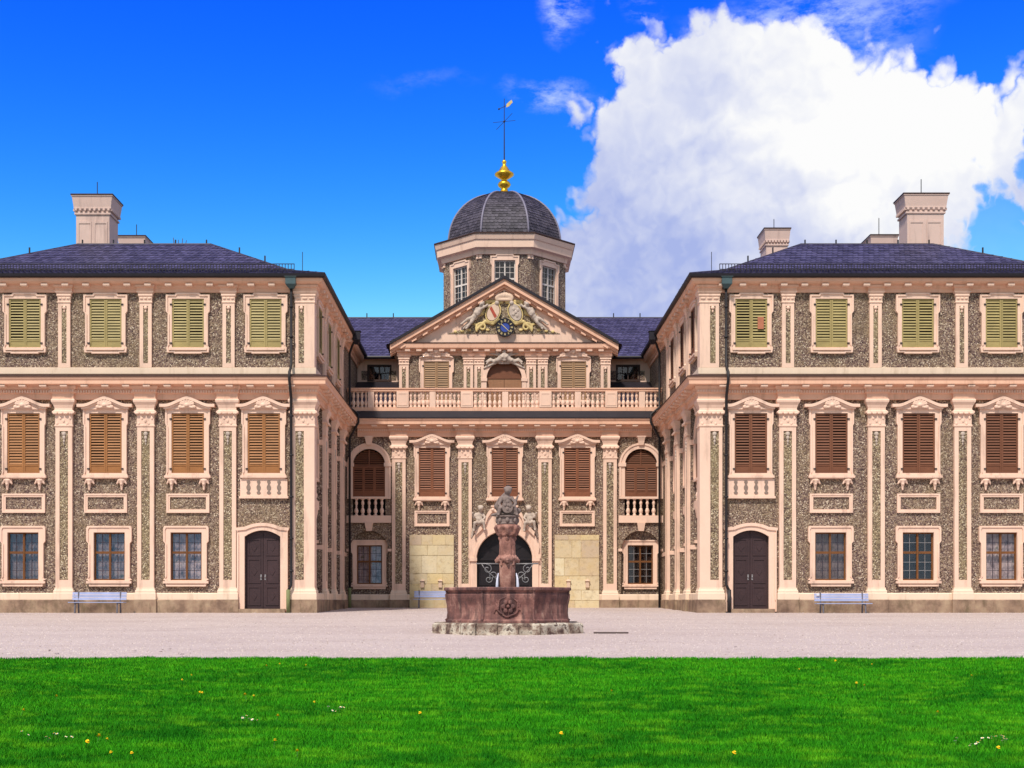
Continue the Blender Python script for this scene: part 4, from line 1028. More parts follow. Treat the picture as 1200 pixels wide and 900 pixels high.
# main roof over the centre
ez, rz_, ry = 14.45, 18.25, 80.3
A, B, C, D_ = (-11, YA - .5, ez), (11, YA - .5, ez), (11, ry, rz_), (-11, ry, rz_)
m = MB(); m.add([L3(p) for p in (A, B, C, D_)] + [L3((11, 2 * ry - YA + .5, ez)), L3((-11, 2 * ry - YA + .5, ez))], [(0, 1, 2, 3), (3, 2, 4, 5), (0, 3, 5), (1, 4, 2)])
roof = obj('roof', m.mesh('centre_roof', 'lead'), palace, (0, Y0, 0)); add_slates(roof, [(A, B, C, D_)], e=.34)
tubes([[D_, C]], .07, 'ridge_flashing', 'lead', roof)
tubes([[(-XI, YA - .55, ez - .05), (-5.5, YA - .55, ez - .05)], [(5.5, YA - .55, ez - .05), (XI, YA - .55, ez - .05)]], .10, 'gutter', 'gutter', roof, 8)
m = MB()
for px in (461, 719, 430, 750): x = fx(px, ry); m.box(x - .03, x + .03, ry - .05 - Y0, ry + .03 - Y0, rz_, rz_ + .3)
obj('roof_hook', m.mesh('roof_hook', 'iron'), roof, kind='stuff')
obj('soffit', MB().box(-XI - .3, XI + .3, YA - .5 - Y0, YA - Y0, ez - .12, ez - .06).mesh('soffit', 'shaded_plaster'), roof)

# gabled centre
GHW = 5.75
def X2(px): return (px - 590.9) / 21.43
gw = [511.5, 672]
dhole = arch(.965, 10.4, 12.65, 16)
wall(-GHW, GHW, 10.3, 14.3, [h_rect(X2(p), UOP) for p in gw] + [dhole], (0, YP, 0))
for s in (-1, 1): wall(*sorted((0.002 * s, 4.0 * s)), 10.3, 14.4, [], (s * GHW, YP, 0), R(90) if s > 0 else R(-90), .2)
def lying(s, k=1.0):
    P = dict(head=(.10, -.16, .30), chest=(.28, -.08, .18), hip=(.58, -.06, .06), sh_l=(.22, -.14, .24), sh_r=(.34, -.10, .26), el_l=(.02, -.16, .10), el_r=(.18, -.16, .42), ha_l=(-.12, -.16, .18), ha_r=(.02, -.16, .50),
             kn_l=(.82, -.14, .10), kn_r=(.80, -.10, .20), ft_l=(1.02, -.12, -.10), ft_r=(1.05, -.10, .04))
    return {a: Vector((b[0] * s, b[1], b[2])) * k for a, b in P.items()}
m = MB()
for s in (-1, 1):
    putto(m, lying(s, .7), .72); m.cap((s * .3, -.05, -.02), (s * .9, -.05, -.12), .09, .05)
m.ball((0, -.1, .22), (.16, .1, .16)); m.box(-.5, .5, -.06, 0, -.12, .12)
CREST = sculpt(m, 'figure_crest', 'pink_plaster', .03, 1)
for p in gw:
    w_ = UV[2].put(palace, (X2(p), YP, 0), 0, {'shutter': 'tan_shutter'}); obj('figure_crest', CREST, w_, (0, -.1, 13.92))
for p in (473.5, 549, 561.5, 622.5, 636, 709.5): UPI.put(palace, (X2(p), YP, 0))
gc = [(-GHW, YP + 3.5), (-GHW, YP), (GHW, YP), (GHW, YP + 3.5)]
ct = cornice_part('cornice', [(0, 13.92), (.07, 13.92), (.07, 14.04), (.14, 14.09), (.16, 14.18), (.34, 14.21), (.42, 14.28), (.45, 14.52), (0, 14.52)], gc, 'shaded_plaster')
set_modillions(ct, MODU, gc[1:3], .62, .2)
# arched terrace door
m = MB(); m.prism([(1.2, 10.4), (1.2, 12.65)] + arc(0, 12.65, 1.2, 0, 180, 20)[1:] + [(-1.2, 10.4), (-.965, 10.4)] + arc(0, 12.65, .965, 180, 0, 20) + [(.965, 10.4)], -.12, .02)
for s in (-1, 1): m.box(s * 1.1 - .17, s * 1.1 + .17, -.16, 0, 12.5, 12.68)
td = obj('terrace_door', m.mesh('terrace_door_surround', 'pink_plaster'), palace, (0, YP, 0), label='arched plank door on the terrace below the gable')
for s in (-1, 1):
    l = MB(); xa, xb = sorted((s * .01, s * .955)); n = 5
    for i in range(n): l.box(xa + (xb - xa) * i / n + .006, xa + (xb - xa) * (i + 1) / n - .006, .06, .12, 10.5, 12.66)
    l.box(xa, xb, .07, .13, 10.5, 12.66); obj('door_leaf', l.mesh('plank_leaf', 'plank_door'), td)
l = MB(); l.prism(arch(.96, 12.67, 12.68, 16), .10, .16); l.box(-.95, .95, .03, .10, 12.665, 12.76)
obj('tympanum', l.mesh('plank_tympanum', 'brown_shutter'), td); obj('backing', MB().box(-1.1, 1.1, .34, .36, 10.4, 13.7).mesh('backing', 'void'), td)
m = MB()
for s in (-1, 1): 
    putto(m, {a: Vector((b.x, b.y, b.z)) for a, b in lying(s, .95).items()}, .9); m.cap((s * .2, -.05, .1), (s * 1.1, -.05, -.3), .09, .06)
    m.cap((s * .25, -.06, .45), (s * .62, -.04, .72), .07, .03); m.cap((s * .3, -.06, .40), (s * .8, -.04, .5), .07, .03)
m.ball((0, -.12, .30), (.22, .1, .26)); m.ball((0, -.12, .60), (.14, .08, .08)); m.box(-.3, .3, -.05, 0, -.1, .2)
obj('figure_crest', sculpt(m, 'door_crest', 'grey_stone', .035, 1), td, (0, -.08, 13.52), label='pair of reclining stone child figures over the terrace door')

# pediment: raking cornice, tympanum, arms and clock
PZ, PA_, PHW = 14.53, 18.02, 6.05
sl = (PA_ - PZ) / PHW
pin = [(-PHW + .95, PZ + .10), (PHW - .95, PZ + .10), (0, PA_ - .65)]
pt = MB().prism([(-PHW + .3, PZ + .002), (PHW - .3, PZ + .002), (0, PA_ - .2)], -.10, .3)
ped = obj('pediment', pt.mesh('pediment_field', 'pink_plaster'), palace, (0, YP, 0), label='triangular gable with painted arms and a blue clock')
def rake(t, z0, z1, y0, y1):
    m = MB(); 
    for s in (-1, 1):
        c = [(s * (PHW + .15), PZ - sl * .15 + z0), (s * (PHW + .15), PZ - sl * .15 + z1), (0, PA_ + z1), (0, PA_ + z0)]
        m.prism(c, y0, y1, back=True)
    return m
def nz(a, b): return math.hypot(1, sl) * a, math.hypot(1, sl) * b
m = rake(0, -.30, -.02, -.52, .2); m2 = rake(0, -.46, -.302, -.34, .2); m.v, m.f = m.v, m.f; m.add(m2.v, m2.f); m3 = rake(0, -.56, -.462, -.20, .2); m.add(m3.v, m3.f)
rk = obj('raking_cornice', m.mesh('raking_cornice', 'shaded_plaster'), ped)
m = MB()
for s in (-1, 1):
    for i in range(9):
        x = s * (PHW - .55 - i * .60); z = PA_ - abs(x) * sl - .46
        m.add([(x - .13, -.46, z - .10 + s * .13 * sl), (x + .13, -.46, z - .10 - s * .13 * sl), (x + .13, -.46, z - s * .13 * sl), (x - .13, -.46, z + s * .13 * sl)] + [(x - .13, -.1, z - .10 + s * .13 * sl), (x + .13, -.1, z - .10 - s * .13 * sl), (x + .13, -.1, z - s * .13 * sl), (x - .13, -.1, z + s * .13 * sl)],
              [(0, 1, 2, 3), (0, 4, 5, 1), (1, 5, 6, 2), (3, 7, 4, 0)])
obj('modillion_row', m.mesh('modillion_row', 'shaded_plaster'), ped, kind='stuff')
obj('verge', rake(0, -.018, .14, -.62, .2).mesh('verge', 'gutter'), ped)
obj('ledge', MB().sweep([(0, 14.522), (.48, 14.522), (.48, 14.56), (.05, 14.64), (0, 14.64)], [(-PHW + .1, 0), (PHW - .1, 0)]).mesh('ledge', 'flashing'), ped)
fl = MB().prism([(-3.05, 15.1), (3.05, 15.1), (2.2, 15.35), (1.1, 16.55), (0, 17.15), (-1.1, 16.55), (-2.2, 15.35)], -.13, -.05); obj('pebble_field', fl.mesh('pebble_field', 'pebble_panel'), ped)
# arms
def arms_lumps():
    gold, stone, shl, shr, red = MB(), {-1: MB(), 1: MB()}, MB(), MB(), MB()
    for s in (-1, 1):
        J = dict(head=(1.24, -.34, 16.66), chest=(1.36, -.26, 16.36), hip=(1.62, -.22, 15.98), kn_l=(1.80, -.34, 15.66), kn_r=(1.98, -.28, 15.86), ft_l=(2.08, -.28, 15.34), ft_r=(2.36, -.24, 15.58))
        near = ('sh_r', 'el_r', 'ha_r', 'sh_l', 'el_l', 'ha_l') if s < 0 else ('sh_l', 'el_l', 'ha_l', 'sh_r', 'el_r', 'ha_r')
        for n_, p in zip(near, ((1.24, -.34, 16.42), (1.06, -.40, 16.50), (.92, -.38, 16.62), (1.50, -.28, 16.42), (1.62, -.34, 16.20), (1.46, -.40, 16.06))): J[n_] = p
        putto(stone[s], {a: Vector((b[0] * s, b[1], b[2])) for a, b in J.items()}, 1.3)
        stone[s].cap((s * 1.7, -.16, 15.9), (s * 2.3, -.14, 15.3), .12, .06); stone[s].cap((s * 1.55, -.14, 16.3), (s * 1.85, -.12, 16.5), .09, .04)
        c = Vector((s * 1.22, -.20, 15.42))
        for i in range(14):
            a0 = i / 13 * 5.2 - .6; r = .34 - .045 * (a0 + .6); a1 = (i + 1) / 13 * 5.2 - .6; r1 = .34 - .045 * (a1 + .6)
            gold.cap(c + Vector((s * r * math.cos(a0), 0, r * math.sin(a0))), c + Vector((s * r1 * math.cos(a1), 0, r1 * math.sin(a1))), .065, .06, 7)
        gold.cap((s * 1.5, -.17, 15.3), (s * 1.05, -.17, 15.75), .08, .10); gold.cap((s * 1.05, -.17, 15.75), (s * .62, -.17, 15.62), .09, .10); gold.cap((s * .62, -.17, 15.62), (s * .30, -.18, 15.85), .09, .07)
        for i in range(6):
            a = R(-30 + i * 26); gold.cap((s * 1.15, -.12, 16.2), (s * (1.15 + .62 * math.cos(a)), -.11, 16.2 + .50 * math.sin(a)), .09, .04, 7)
        gold.cap((s * .15, -.16, 16.82), (s * .75, -.14, 16.86), .12, .10); gold.cap((s * .75, -.14, 16.86), (s * 1.2, -.12, 16.88), .10, .05)
        for i, (x, z) in enumerate(((1.9, 15.3), (2.3, 15.24), (2.66, 15.2), (.9, 15.3), (1.6, 15.62), (.35, 16.72), (.9, 16.72))): gold.ball((s * x, -.13, z), (.13 - .01 * (i % 3), .07, .09), 8, 6)
        stone[s].ball((s * .40, -.26, 16.74), (.13, .12, .14)); stone[s].cap((s * .45, -.2, 16.66), (s * 1.06, -.22, 16.55), .08, .07)
        mb = shl if s < 0 else shr; tt = [2 * math.pi * i / 20 for i in range(20)]
        mb.prism([(s * .60 + .33 * math.cos(t) - s * .44 * math.sin(t) * .22, 16.22 + .44 * math.sin(t)) for t in tt], -.30, -.1)
        e = [(.39 * math.cos(t), .50 * math.sin(t)) for t in tt]
        for i in range(20):
            a, b = e[i], e[(i + 1) % 20]; gold.cap((s * .60 + a[0] - s * a[1] * .22, -.24, 16.22 + a[1]), (s * .60 + b[0] - s * b[1] * .22, -.24, 16.22 + b[1]), .05, .05, 6)
    red.add([(-.80, -.31, 16.44), (-.70, -.31, 16.56), (-.40, -.31, 16.02), (-.52, -.31, 15.90)], [(3, 2, 1, 0)])
    for x, z in ((.52, 16.42), (.74, 16.36), (.50, 16.12), (.70, 16.04), (.62, 16.24)): shr.ball((x, -.30, z), (.09, .04, .10), 8, 6)
    return gold, stone, shl, shr, red
gold, stone, shl, shr, red = arms_lumps()
obj('gilded_scrolls', sculpt(gold, 'gilded_scrolls', 'old_gilding', .035, 0), ped)
for s in (-1, 1): obj('supporter_figure', sculpt(stone[s], 'supporter_figure', 'grey_stone', .03, 0), ped)
obj('shield', shl.mesh('shield', 'shield_white'), ped); obj('shield', shr.mesh('shield_b', 'grey_stone'), ped); obj('shield_bend', red.mesh('shield_bend', 'shield_red'), ped)
m = MB()
for i in range(9): a = R(180 * i / 8); m.ball((.40 * math.cos(a), -.24, 17.02 + .14 * math.sin(a)), (.14, .12, .17), 8, 6)
m.box(-.45, .45, -.34, -.08, 16.84, 16.98)
for x in (-.3, 0, .3): m.cap((x, -.24, 17.1), (x * .4, -.24, 17.30 if x else 17.36), .08, .05)
m.ball((0, -.24, 17.42), .07)
obj('crown', sculpt(m, 'crown', 'shield_white', .035, 1), ped)
# clock
cz_ = fz(385.2, YP); cm_ = MB()
def disc(r0, r1, y0, y1, n=36):
    m = MB(); o_ = [(r1 * math.cos(2 * math.pi * i / n), r1 * math.sin(2 * math.pi * i / n)) for i in range(n)]
    m.prism(o_, y0, y1, [[(r0 * math.cos(2 * math.pi * i / n), r0 * math.sin(2 * math.pi * i / n)) for i in range(n)]] if r0 else ()); return m
ck = obj('clock', disc(.25, .48, -.36, -.08).mesh('clock_ring', 'clock_black'), palace, (0.04, YP, cz_), label='round clock with a blue centre and black ring of numerals')
obj('clock_face', disc(0, .26, -.34, -.1).mesh('clock_face', 'clock_blue'), ck)
NUM = ['XII', 'I', 'II', 'III', 'IIII', 'V', 'VI', 'VII', 'VIII', 'IX', 'X', 'XI']
m = MB()
def stroke(m, a, b, w, y):
    a, b = Vector(a), Vector(b); d = (b - a).normalized(); n = Vector((-d.y, d.x)) * w
    m.add([(a.x - n.x, y, a.y - n.y), (a.x + n.x, y, a.y + n.y), (b.x + n.x, y, b.y + n.y), (b.x - n.x, y, b.y - n.y)], [(0, 3, 2, 1)])
for h, txt in enumerate(NUM):
    a = R(90 - 30 * h); up = Vector((math.cos(a), math.sin(a))); rt = Vector((up.y, -up.x)); wid = {'I': .028, 'V': .05, 'X': .05}; tot = sum(wid[c] for c in txt); x = -tot / 2
    for c in txt:
        w = wid[c]; p = lambda u, v: rt * (x + u * w) + up * (.31 + v * .12)
        if c == 'I': stroke(m, p(.5, 0), p(.5, 1), .008, -.364)
        elif c == 'V': stroke(m, p(.15, 1), p(.5, 0), .008, -.364); stroke(m, p(.85, 1), p(.5, 0), .006, -.364)
        else: stroke(m, p(.15, 1), p(.85, 0), .008, -.364); stroke(m, p(.85, 1), p(.15, 0), .006, -.364)
        x += w
obj('clock_numerals', m.mesh('clock_numerals', 'pale_gold'), ck)
m = MB(); stroke(m, (.05, -.05), (-.22, .2), .016, -.366); stroke(m, (-.04, .04), (.24, -.24), .013, -.368)
obj('clock_hands', m.mesh('clock_hands', 'pale_gold'), ck)
obj('clock_rim', disc(.46, .50, -.38, -.3).mesh('clock_rim', 'clock_black'), ck)
# gable roof running back to the main roof
A, B = (-PHW - .35, YP - .55, PZ - .35 * sl), (-PHW - .35, ry, PZ - .35 * sl)
m = MB(); e = PHW + .35
vs = [(-e, YP - .5, PZ - .35 * sl + .06), (0, YP - .5, PA_ + .06), (e, YP - .5, PZ - .35 * sl + .06), (-e, ry, PZ - .35 * sl + .06), (0, ry, PA_ + .06), (e, ry, PZ - .35 * sl + .06)]
m.add([L3(v) for v in vs], [(0, 1, 4, 3), (1, 2, 5, 4)]); groof = obj('roof', m.mesh('gable_roof', 'lead'), palace, (0, Y0, 0))
add_slates(groof, [(vs[3], vs[0], vs[1], vs[4]), (vs[2], vs[5], vs[4], vs[1])])

# ------------------------------------------------------------------ tower and dome
TX = 0.09; AP = 3.735; OCT = 8
def octp(ap, z, cx=TX, cy=YT):
    r = ap / math.cos(math.pi / 8); return [(cx + r * math.cos(R(22.5 + 45 * k - 90 - 45)), cy + r * math.sin(R(22.5 + 45 * k - 90 - 45)), z) for k in range(8)]
# front face is the edge between corner 0 and 1 after turning
fw = 2 * AP * math.tan(math.pi / 8)
to = mirror([(.78, 17.6), (.82, 17.9), (.78, 18.0), (.78, 20.5), (.86, 20.6), (.86, 21.05), (.55, 21.05), (.5, 21.15)])
TW = glazed('window', to, .62, 18.2, 20.80, False, 'white_sash', 2, (3, 4), .42, bar='white_sash')
for k in range(8):
    a = R(45 * k); x, y = TX + AP * math.sin(a), YT - AP * math.cos(a); rz = a
    wall(-fw / 2, fw / 2, 14.0, 21.5, [rect(-.64, .64, 18.18, 20.82)] if k in (0, 1, 7) else [], (x, y, 0), rz, .3)
    if k in (0, 1, 7):
        TW.put(palace, (x, y, 0 if k == 0 else -.12), rz)
    for s in (-1, 1): obj('wall_strip', MB().box(s * (fw / 2 - .10) - .09, s * (fw / 2 - .10) + .09, -.035, .01, 20.9, 21.25).ball((s * (fw / 2 - .1), -.06, 20.92), .07, 8, 6).mesh('wall_strip', 'pink_plaster'), palace, (x, y, 0), rz)
octpath = [(TX + (AP / math.cos(math.pi / 8)) * math.cos(R(-112.5 + 45 * k)), YT - Y0 + (AP / math.cos(math.pi / 8)) * math.sin(R(-112.5 + 45 * k))) for k in range(8)]
tc = obj('cornice', MB().sweep([(0, 21.15), (.10, 21.15), (.12, 21.42), (.16, 21.46), (.38, 21.50), (.40, 21.92), (.46, 21.96), (.54, 22.24), (0, 22.26)], octpath, True).mesh('tower_cornice', 'pink_plaster'), palace, (0, Y0, 0))
obj('cornice_flashing', MB().sweep([(-.6, 22.262), (.58, 22.262), (.58, 22.34), (-.55, 22.50), (-.6, 22.5)], octpath, True).mesh('cornice_flashing', 'flashing'), palace, (0, Y0, 0))
# dome: eight curved slated faces
DR, DZ, DH = 3.42, 22.42, 3.46
dm = MB(); nr = 14; prof = []
for i in range(nr + 1):
    t_ = math.pi / 2 * i / nr; prof.append((DR * math.cos(t_) ** .92 if i < nr else .12, DZ + DH * math.sin(t_)))
vs = []; fs = []
for ap, z in prof: vs += [L3(p) for p in octp(ap, z)]
for i in range(nr):
    for k in range(8): fs.append((i * 8 + k, i * 8 + (k + 1) % 8, i * 8 + 8 + (k + 1) % 8, i * 8 + 8 + k))
dm.add(vs, fs); dome = obj('dome', dm.mesh('dome', 'lead'), palace, (0, Y0, 0), label='slate-covered octagonal dome with pale ribs')
q = []
for i in range(nr - 1):
    a, b = octp(prof[i][0], prof[i][1]), octp(prof[i + 1][0], prof[i + 1][1])
    for k in range(8): q.append((a[k], a[(k + 1) % 8], b[(k + 1) % 8], b[k]))
add_slates(dome, q, mat='dome_slate', w=.24, e=.20, th=.028)
for k in range(8):
    obj('rib', MB().tube([L3(octp(ap + .02, z)[k]) for ap, z in prof[:-1]], .065, 6).mesh('rib', 'dome_lead', True), dome)
# gilded finial and weather vane
fin = MB().lathe([(.55, 0), (.50, .10), (.34, .18), (.22, .42), (.20, .50), (.36, .62), (.42, .74), (.34, .88), (.20, .96), (.18, 1.05), (.30, 1.12), (.60, 1.32), (.60, 1.42), (.38, 1.56), (.26, 1.76), (.13, 1.92), (.10, 2.05), (.14, 2.12), (.14, 2.2), (.05, 2.3)], n=20)
fo = obj('finial', fin.mesh('finial', 'gilding', True), palace, (TX, YT, 25.78), label='gilded vase-shaped finial on top of the dome')
vz = 28.05
vm_ = MB().tube([(0, 0, 0), (0, 0, 3.85)], [.045, .02], 6).ball((0, 0, 2.42), .07, 8, 6)
vane = obj('weather_vane', vm_.mesh('vane_rod', 'iron'), palace, (TX, YT, vz), label='thin iron weather vane rod with crossed arms')
for a in (35, 125): obj('compass_arm', MB().tube([(-.85 * math.cos(R(a)), -.85 * math.sin(R(a)), 2.42 - .25 * (1 if a < 90 else -1)), (.85 * math.cos(R(a)), .85 * math.sin(R(a)), 2.42 + .25 * (1 if a < 90 else -1))], .014, 5).mesh('compass_arm', 'iron'), vane)
fl = MB().prism([(.12, 3.30), (.30, 3.38), (.52, 3.62), (.46, 3.78), (.30, 3.66), (.14, 3.50)], -.02, .02, back=True); obj('vane_flag', fl.mesh('vane_flag', 'old_gilding'), vane)
obj('vane_tail', MB().tube([(.2, 0, 3.45), (-.30, 0, 3.22)], .02, 5).ball((-.33, 0, 3.2), .06, 8, 6).mesh('vane_tail', 'iron'), vane)

# ------------------------------------------------------------------ fountain
FX, FY = -0.16, 40.0; FG = gz(37.9)
ft = thing('fountain', (FX, FY, FG), 'red sandstone fountain with octagonal basin and statue-topped column on the gravel court', 'fountain')
def oct_lathe(rows, n=8, jit=0.0):
    m = MB(); vs = []; fs = []; c = 1 / math.cos(math.pi / n)
    for ap, z in rows:
        for k in range(n):
            a = -math.pi / 2 - math.pi / n + 2 * math.pi * k / n; r = ap * c + random.uniform(-jit, jit); vs.append((r * math.cos(a), r * math.sin(a), z))
    for i in range(len(rows) - 1):
        for k in range(n): l = (k + 1) % n; fs.append((i * n + k, i * n + l, i * n + n + l, i * n + n + k))
    e = (len(rows) - 1) * n; fs += [tuple(reversed(range(n))), tuple(e + k for k in range(n))]
    return m.add(vs, fs)
# rough step, laid of worn blocks
step = obj('base_step', oct_lathe([(2.24, -.25), (2.24, .30), (2.20, .335)]).mesh('base_step_core', 'lichen_stone'), ft, (FX, FY, FG))
def lerp2(a, b, t): return (a[0] + (b[0] - a[0]) * t, a[1] + (b[1] - a[1]) * t)
cr = 1 / math.cos(math.pi / 8)
for k in range(8):
    a0, a1 = -math.pi / 2 - math.pi / 8 + math.pi / 4 * k, -math.pi / 2 + math.pi / 8 + math.pi / 4 * k
    for j in range(3):
        t0, t1 = j / 3 + .008, (j + 1) / 3 - .008; ou = 2.30 + random.uniform(-.015, .02); zt = .345 + random.uniform(-.015, .015)
        P0, P1 = (math.cos(a0) * cr, math.sin(a0) * cr), (math.cos(a1) * cr, math.sin(a1) * cr)
        q0, q1 = lerp2(P0, P1, t0), lerp2(P0, P1, t1); m = MB(); vs = []
        for z, o_ in ((-.25, ou), (zt - .05, ou), (zt, ou - .05)):
            vs += [(q0[0] * o_, q0[1] * o_, z), (q1[0] * o_, q1[1] * o_, z)]
        vs += [(q0[0] * 1.85, q0[1] * 1.85, zt), (q1[0] * 1.85, q1[1] * 1.85, zt)]
        m.add(vs, [(0, 1, 3, 2), (2, 3, 5, 4), (4, 5, 7, 6), (0, 2, 4, 6), (1, 7, 5, 3)])
        obj('step_stone', m.mesh('step_stone', 'lichen_stone'), step)
bz = .345
basin_rows = [(1.90, bz), (1.90, bz + .07), (1.84, bz + .12), (1.815, bz + .3), (1.83, bz + .55), (1.875, bz + .75), (1.885, bz + .85), (1.85, bz + .92), (1.89, bz + .96), (1.945, bz + .99), (1.95, bz + 1.05), (1.92, bz + 1.08), (1.66, bz + 1.08), (1.64, bz + .8), (1.64, bz + .55)]
basin = obj('basin', oct_lathe(basin_rows).mesh('basin', 'red_sandstone'), ft, (FX, FY, FG))
# corner strips and rosette on the basin
for k in range(8):
    a = -math.pi / 2 - math.pi / 8 + math.pi / 4 * k; m = MB()
    m.tube([(r * cr * .995 * math.cos(a), r * cr * .995 * math.sin(a), z) for r, z in basin_rows[1:9]], .045, 6); obj('corner_rib', m.mesh('corner_rib', 'red_sandstone', True), basin)
m = MB(); zc = bz + .5
for i in range(24):
    a, b = 2 * math.pi * i / 24, 2 * math.pi * (i + 1) / 24; rr = .30 + .02 * math.sin(6 * a)
    m.cap((rr * math.cos(a), -1.85 - .012, zc + rr * math.sin(a)), (rr * math.cos(b), -1.85 - .012, zc + rr * math.sin(b)), .028, .028, 6)
for i in range(6): a = math.pi / 3 * i; m.ball((.15 * math.cos(a), -1.87, zc + .15 * math.sin(a)), (.075, .035, .075), 8, 6)
m.ball((0, -1.86, zc), .055, 8, 6)
for s in (-1, 1): m.cap((s * .33, -1.83, zc - .1), (s * .40, -1.83, zc + .25), .03, .02); m.cap((s * .33, -1.83, zc + .05), (s * .42, -1.83, zc - .2), .03, .02)
obj('rosette', sculpt(m, 'rosette', 'red_sandstone', .018, 1), basin)
obj('water', MB().lathe([(0.01, bz + .86), (1.7, bz + .86)], n=16).mesh('water', 'water'), ft, (FX, FY, FG))
# column
Z = lambda py: fz(py, 40.0) - FG
cz0, cz1, cz2, cz3 = bz + .5, Z(661), Z(628), Z(605)
m = oct_lathe([(.30, cz0), (.30, cz0 + .4), (.245, cz0 + .46), (.245, Z(668)), (.255, Z(650)), (.24, Z(634)), (.24, Z(628))], 8)
colm = obj('column', m.mesh('column', 'pink_sandstone'), ft, (FX, FY, FG))
m = MB(); m.lathe([(.27, Z(629)), (.30, Z(627)), (.28, Z(626)), (.30, Z(622)), (.36, Z(619)), (.38, Z(617.5)), (.38, Z(615.5)), (.30, Z(615))], n=16)
for k in range(8): a = math.pi / 4 * k; m.cap((.30 * math.cos(a), .30 * math.sin(a), Z(626)), (.37 * math.cos(a), .37 * math.sin(a), Z(619)), .05, .06, 6)
obj('column_capital', sculpt(m, 'column_capital', 'pink_sandstone', .025, 1), colm)
m = MB()
for k in range(4):
    a = -math.pi / 2 + math.pi / 2 * k; c = Vector((.235 * math.cos(a), .235 * math.sin(a), Z(656))); n_ = Vector((math.cos(a), math.sin(a), 0)); t_ = Vector((-math.sin(a), math.cos(a), 0))
    m.ball(c, .13, 10, 8); m.ball(c + n_ * .12 + Vector((0, 0, -.02)), .045, 8, 6); m.ball(c + n_ * .10 + Vector((0, 0, -.09)), (.05, .05, .03))
    for s in (-1, 1): m.ball(c + n_ * .09 + t_ * s * .05 + Vector((0, 0, .03)), .035, 8, 6); m.ball(c + t_ * s * .12 + Vector((0, 0, .02)), (.06, .06, .10)); m.ball(c + t_ * s * .07 + Vector((0, 0, .11)), .06, 8, 6)
    d_ = Vector((math.cos(a + math.pi / 4), math.sin(a + math.pi / 4), 0)); m.cap(Vector((0, 0, Z(662))) + d_ * .25, Vector((0, 0, Z(640))) + d_ * .24, .05, .03); m.ball(Vector((0, 0, Z(654))) + d_ * .27, .06, 8, 6)
    m.ball(n_ * .22 + Vector((0, 0, Z(631))), (.07, .07, .1), 8, 6); m.ball(n_ * .21 + Vector((0, 0, Z(637))), (.05, .05, .1), 8, 6)
obj('mask_band', sculpt(m, 'mask_band', 'pink_sandstone', .022, 1), colm, label='ring of carved faces round the fountain column')
obj('pedestal', oct_lathe([(.30, Z(615.3)), (.33, Z(614)), (.31, Z(613)), (.31, Z(607)), (.36, Z(606)), (.36, Z(604.5))], 8).mesh('pedestal', 'statue_stone'), colm)
m = MB()
for k in range(8):
    a = -math.pi / 2 + math.pi / 4 * k; m.ball((.31 * math.cos(a), .31 * math.sin(a), Z(610)), (.07, .07, .10), 8, 6)
obj('pedestal_carving', sculpt(m, 'pedestal_carving', 'statue_stone', .02, 1), colm)
# statue: hunched child with a shield and a fish-tailed beast behind
m = MB(); zb = Z(604.5); o = Vector((0, 0, zb))
S = dict(head=(.02, -.05, .78), chest=(-.02, 0, .52), hip=(0, .04, .16), sh_l=(-.15, -.02, .56), sh_r=(.14, -.02, .55), el_l=(-.26, -.10, .36), el_r=(.26, -.12, .38), ha_l=(-.18, -.24, .24), ha_r=(.20, -.24, .28),
         kn_l=(-.22, -.20, .22), kn_r=(.24, -.18, .20), ft_l=(-.28, -.20, .02), ft_r=(.30, -.18, .02))
putto(m, {a: o + Vector(b) for a, b in S.items()}, 1.0)
m.cap(o + Vector((-.1, .12, .05)), o + Vector((-.32, .08, .30)), .14, .10); m.cap(o + Vector((-.32, .08, .30)), o + Vector((-.22, .02, .55)), .10, .06); m.cap(o + Vector((.1, .12, .05)), o + Vector((.34, .08, .16)), .14, .10)
m.ball(o + Vector((0, .05, .06)), (.34, .28, .10))
random.seed(9)
for i in range(16):                                                    # drapery folds, fins and the beast's scales
    a = random.uniform(0, 6.28); z = random.uniform(.05, .5); r = .30 - .22 * z; p = o + Vector((math.cos(a) * r, math.sin(a) * r * .8, z)); m.cap(p, p + Vector((math.cos(a) * .07, math.sin(a) * .05, random.uniform(-.12, .14))), .055, .03, 6)
m.cap(o + Vector((.24, 0, .4)), o + Vector((.33, -.02, .62)), .05, .03); m.cap(o + Vector((-.05, .05, .70)), o + Vector((-.16, .04, .62)), .06, .04); m.cap(o + Vector((-.3, 0, .05)), o + Vector((-.48, -.05, .02)), .07, .04)
st = obj('statue', sculpt(m, 'statue', 'statue_stone', .022, 1), ft, (FX, FY, FG), label='weathered grey child figure holding a shield on top of the column')
sh = MB(); e = [(.17 * math.cos(t), zb + .30 + .22 * math.sin(t) - .04 * abs(math.cos(t))) for t in [2 * math.pi * i / 18 for i in range(18)]]
sh.prism(e, -.31, -.22, back=True); [sh.ball((x, -.31, zb + z), (.05, .03, .06), 7, 5) for x, z in ((0, .42), (-.07, .32), (.08, .30), (0, .2), (.02, .32))]; obj('shield', sh.mesh('shield', 'statue_stone'), st)
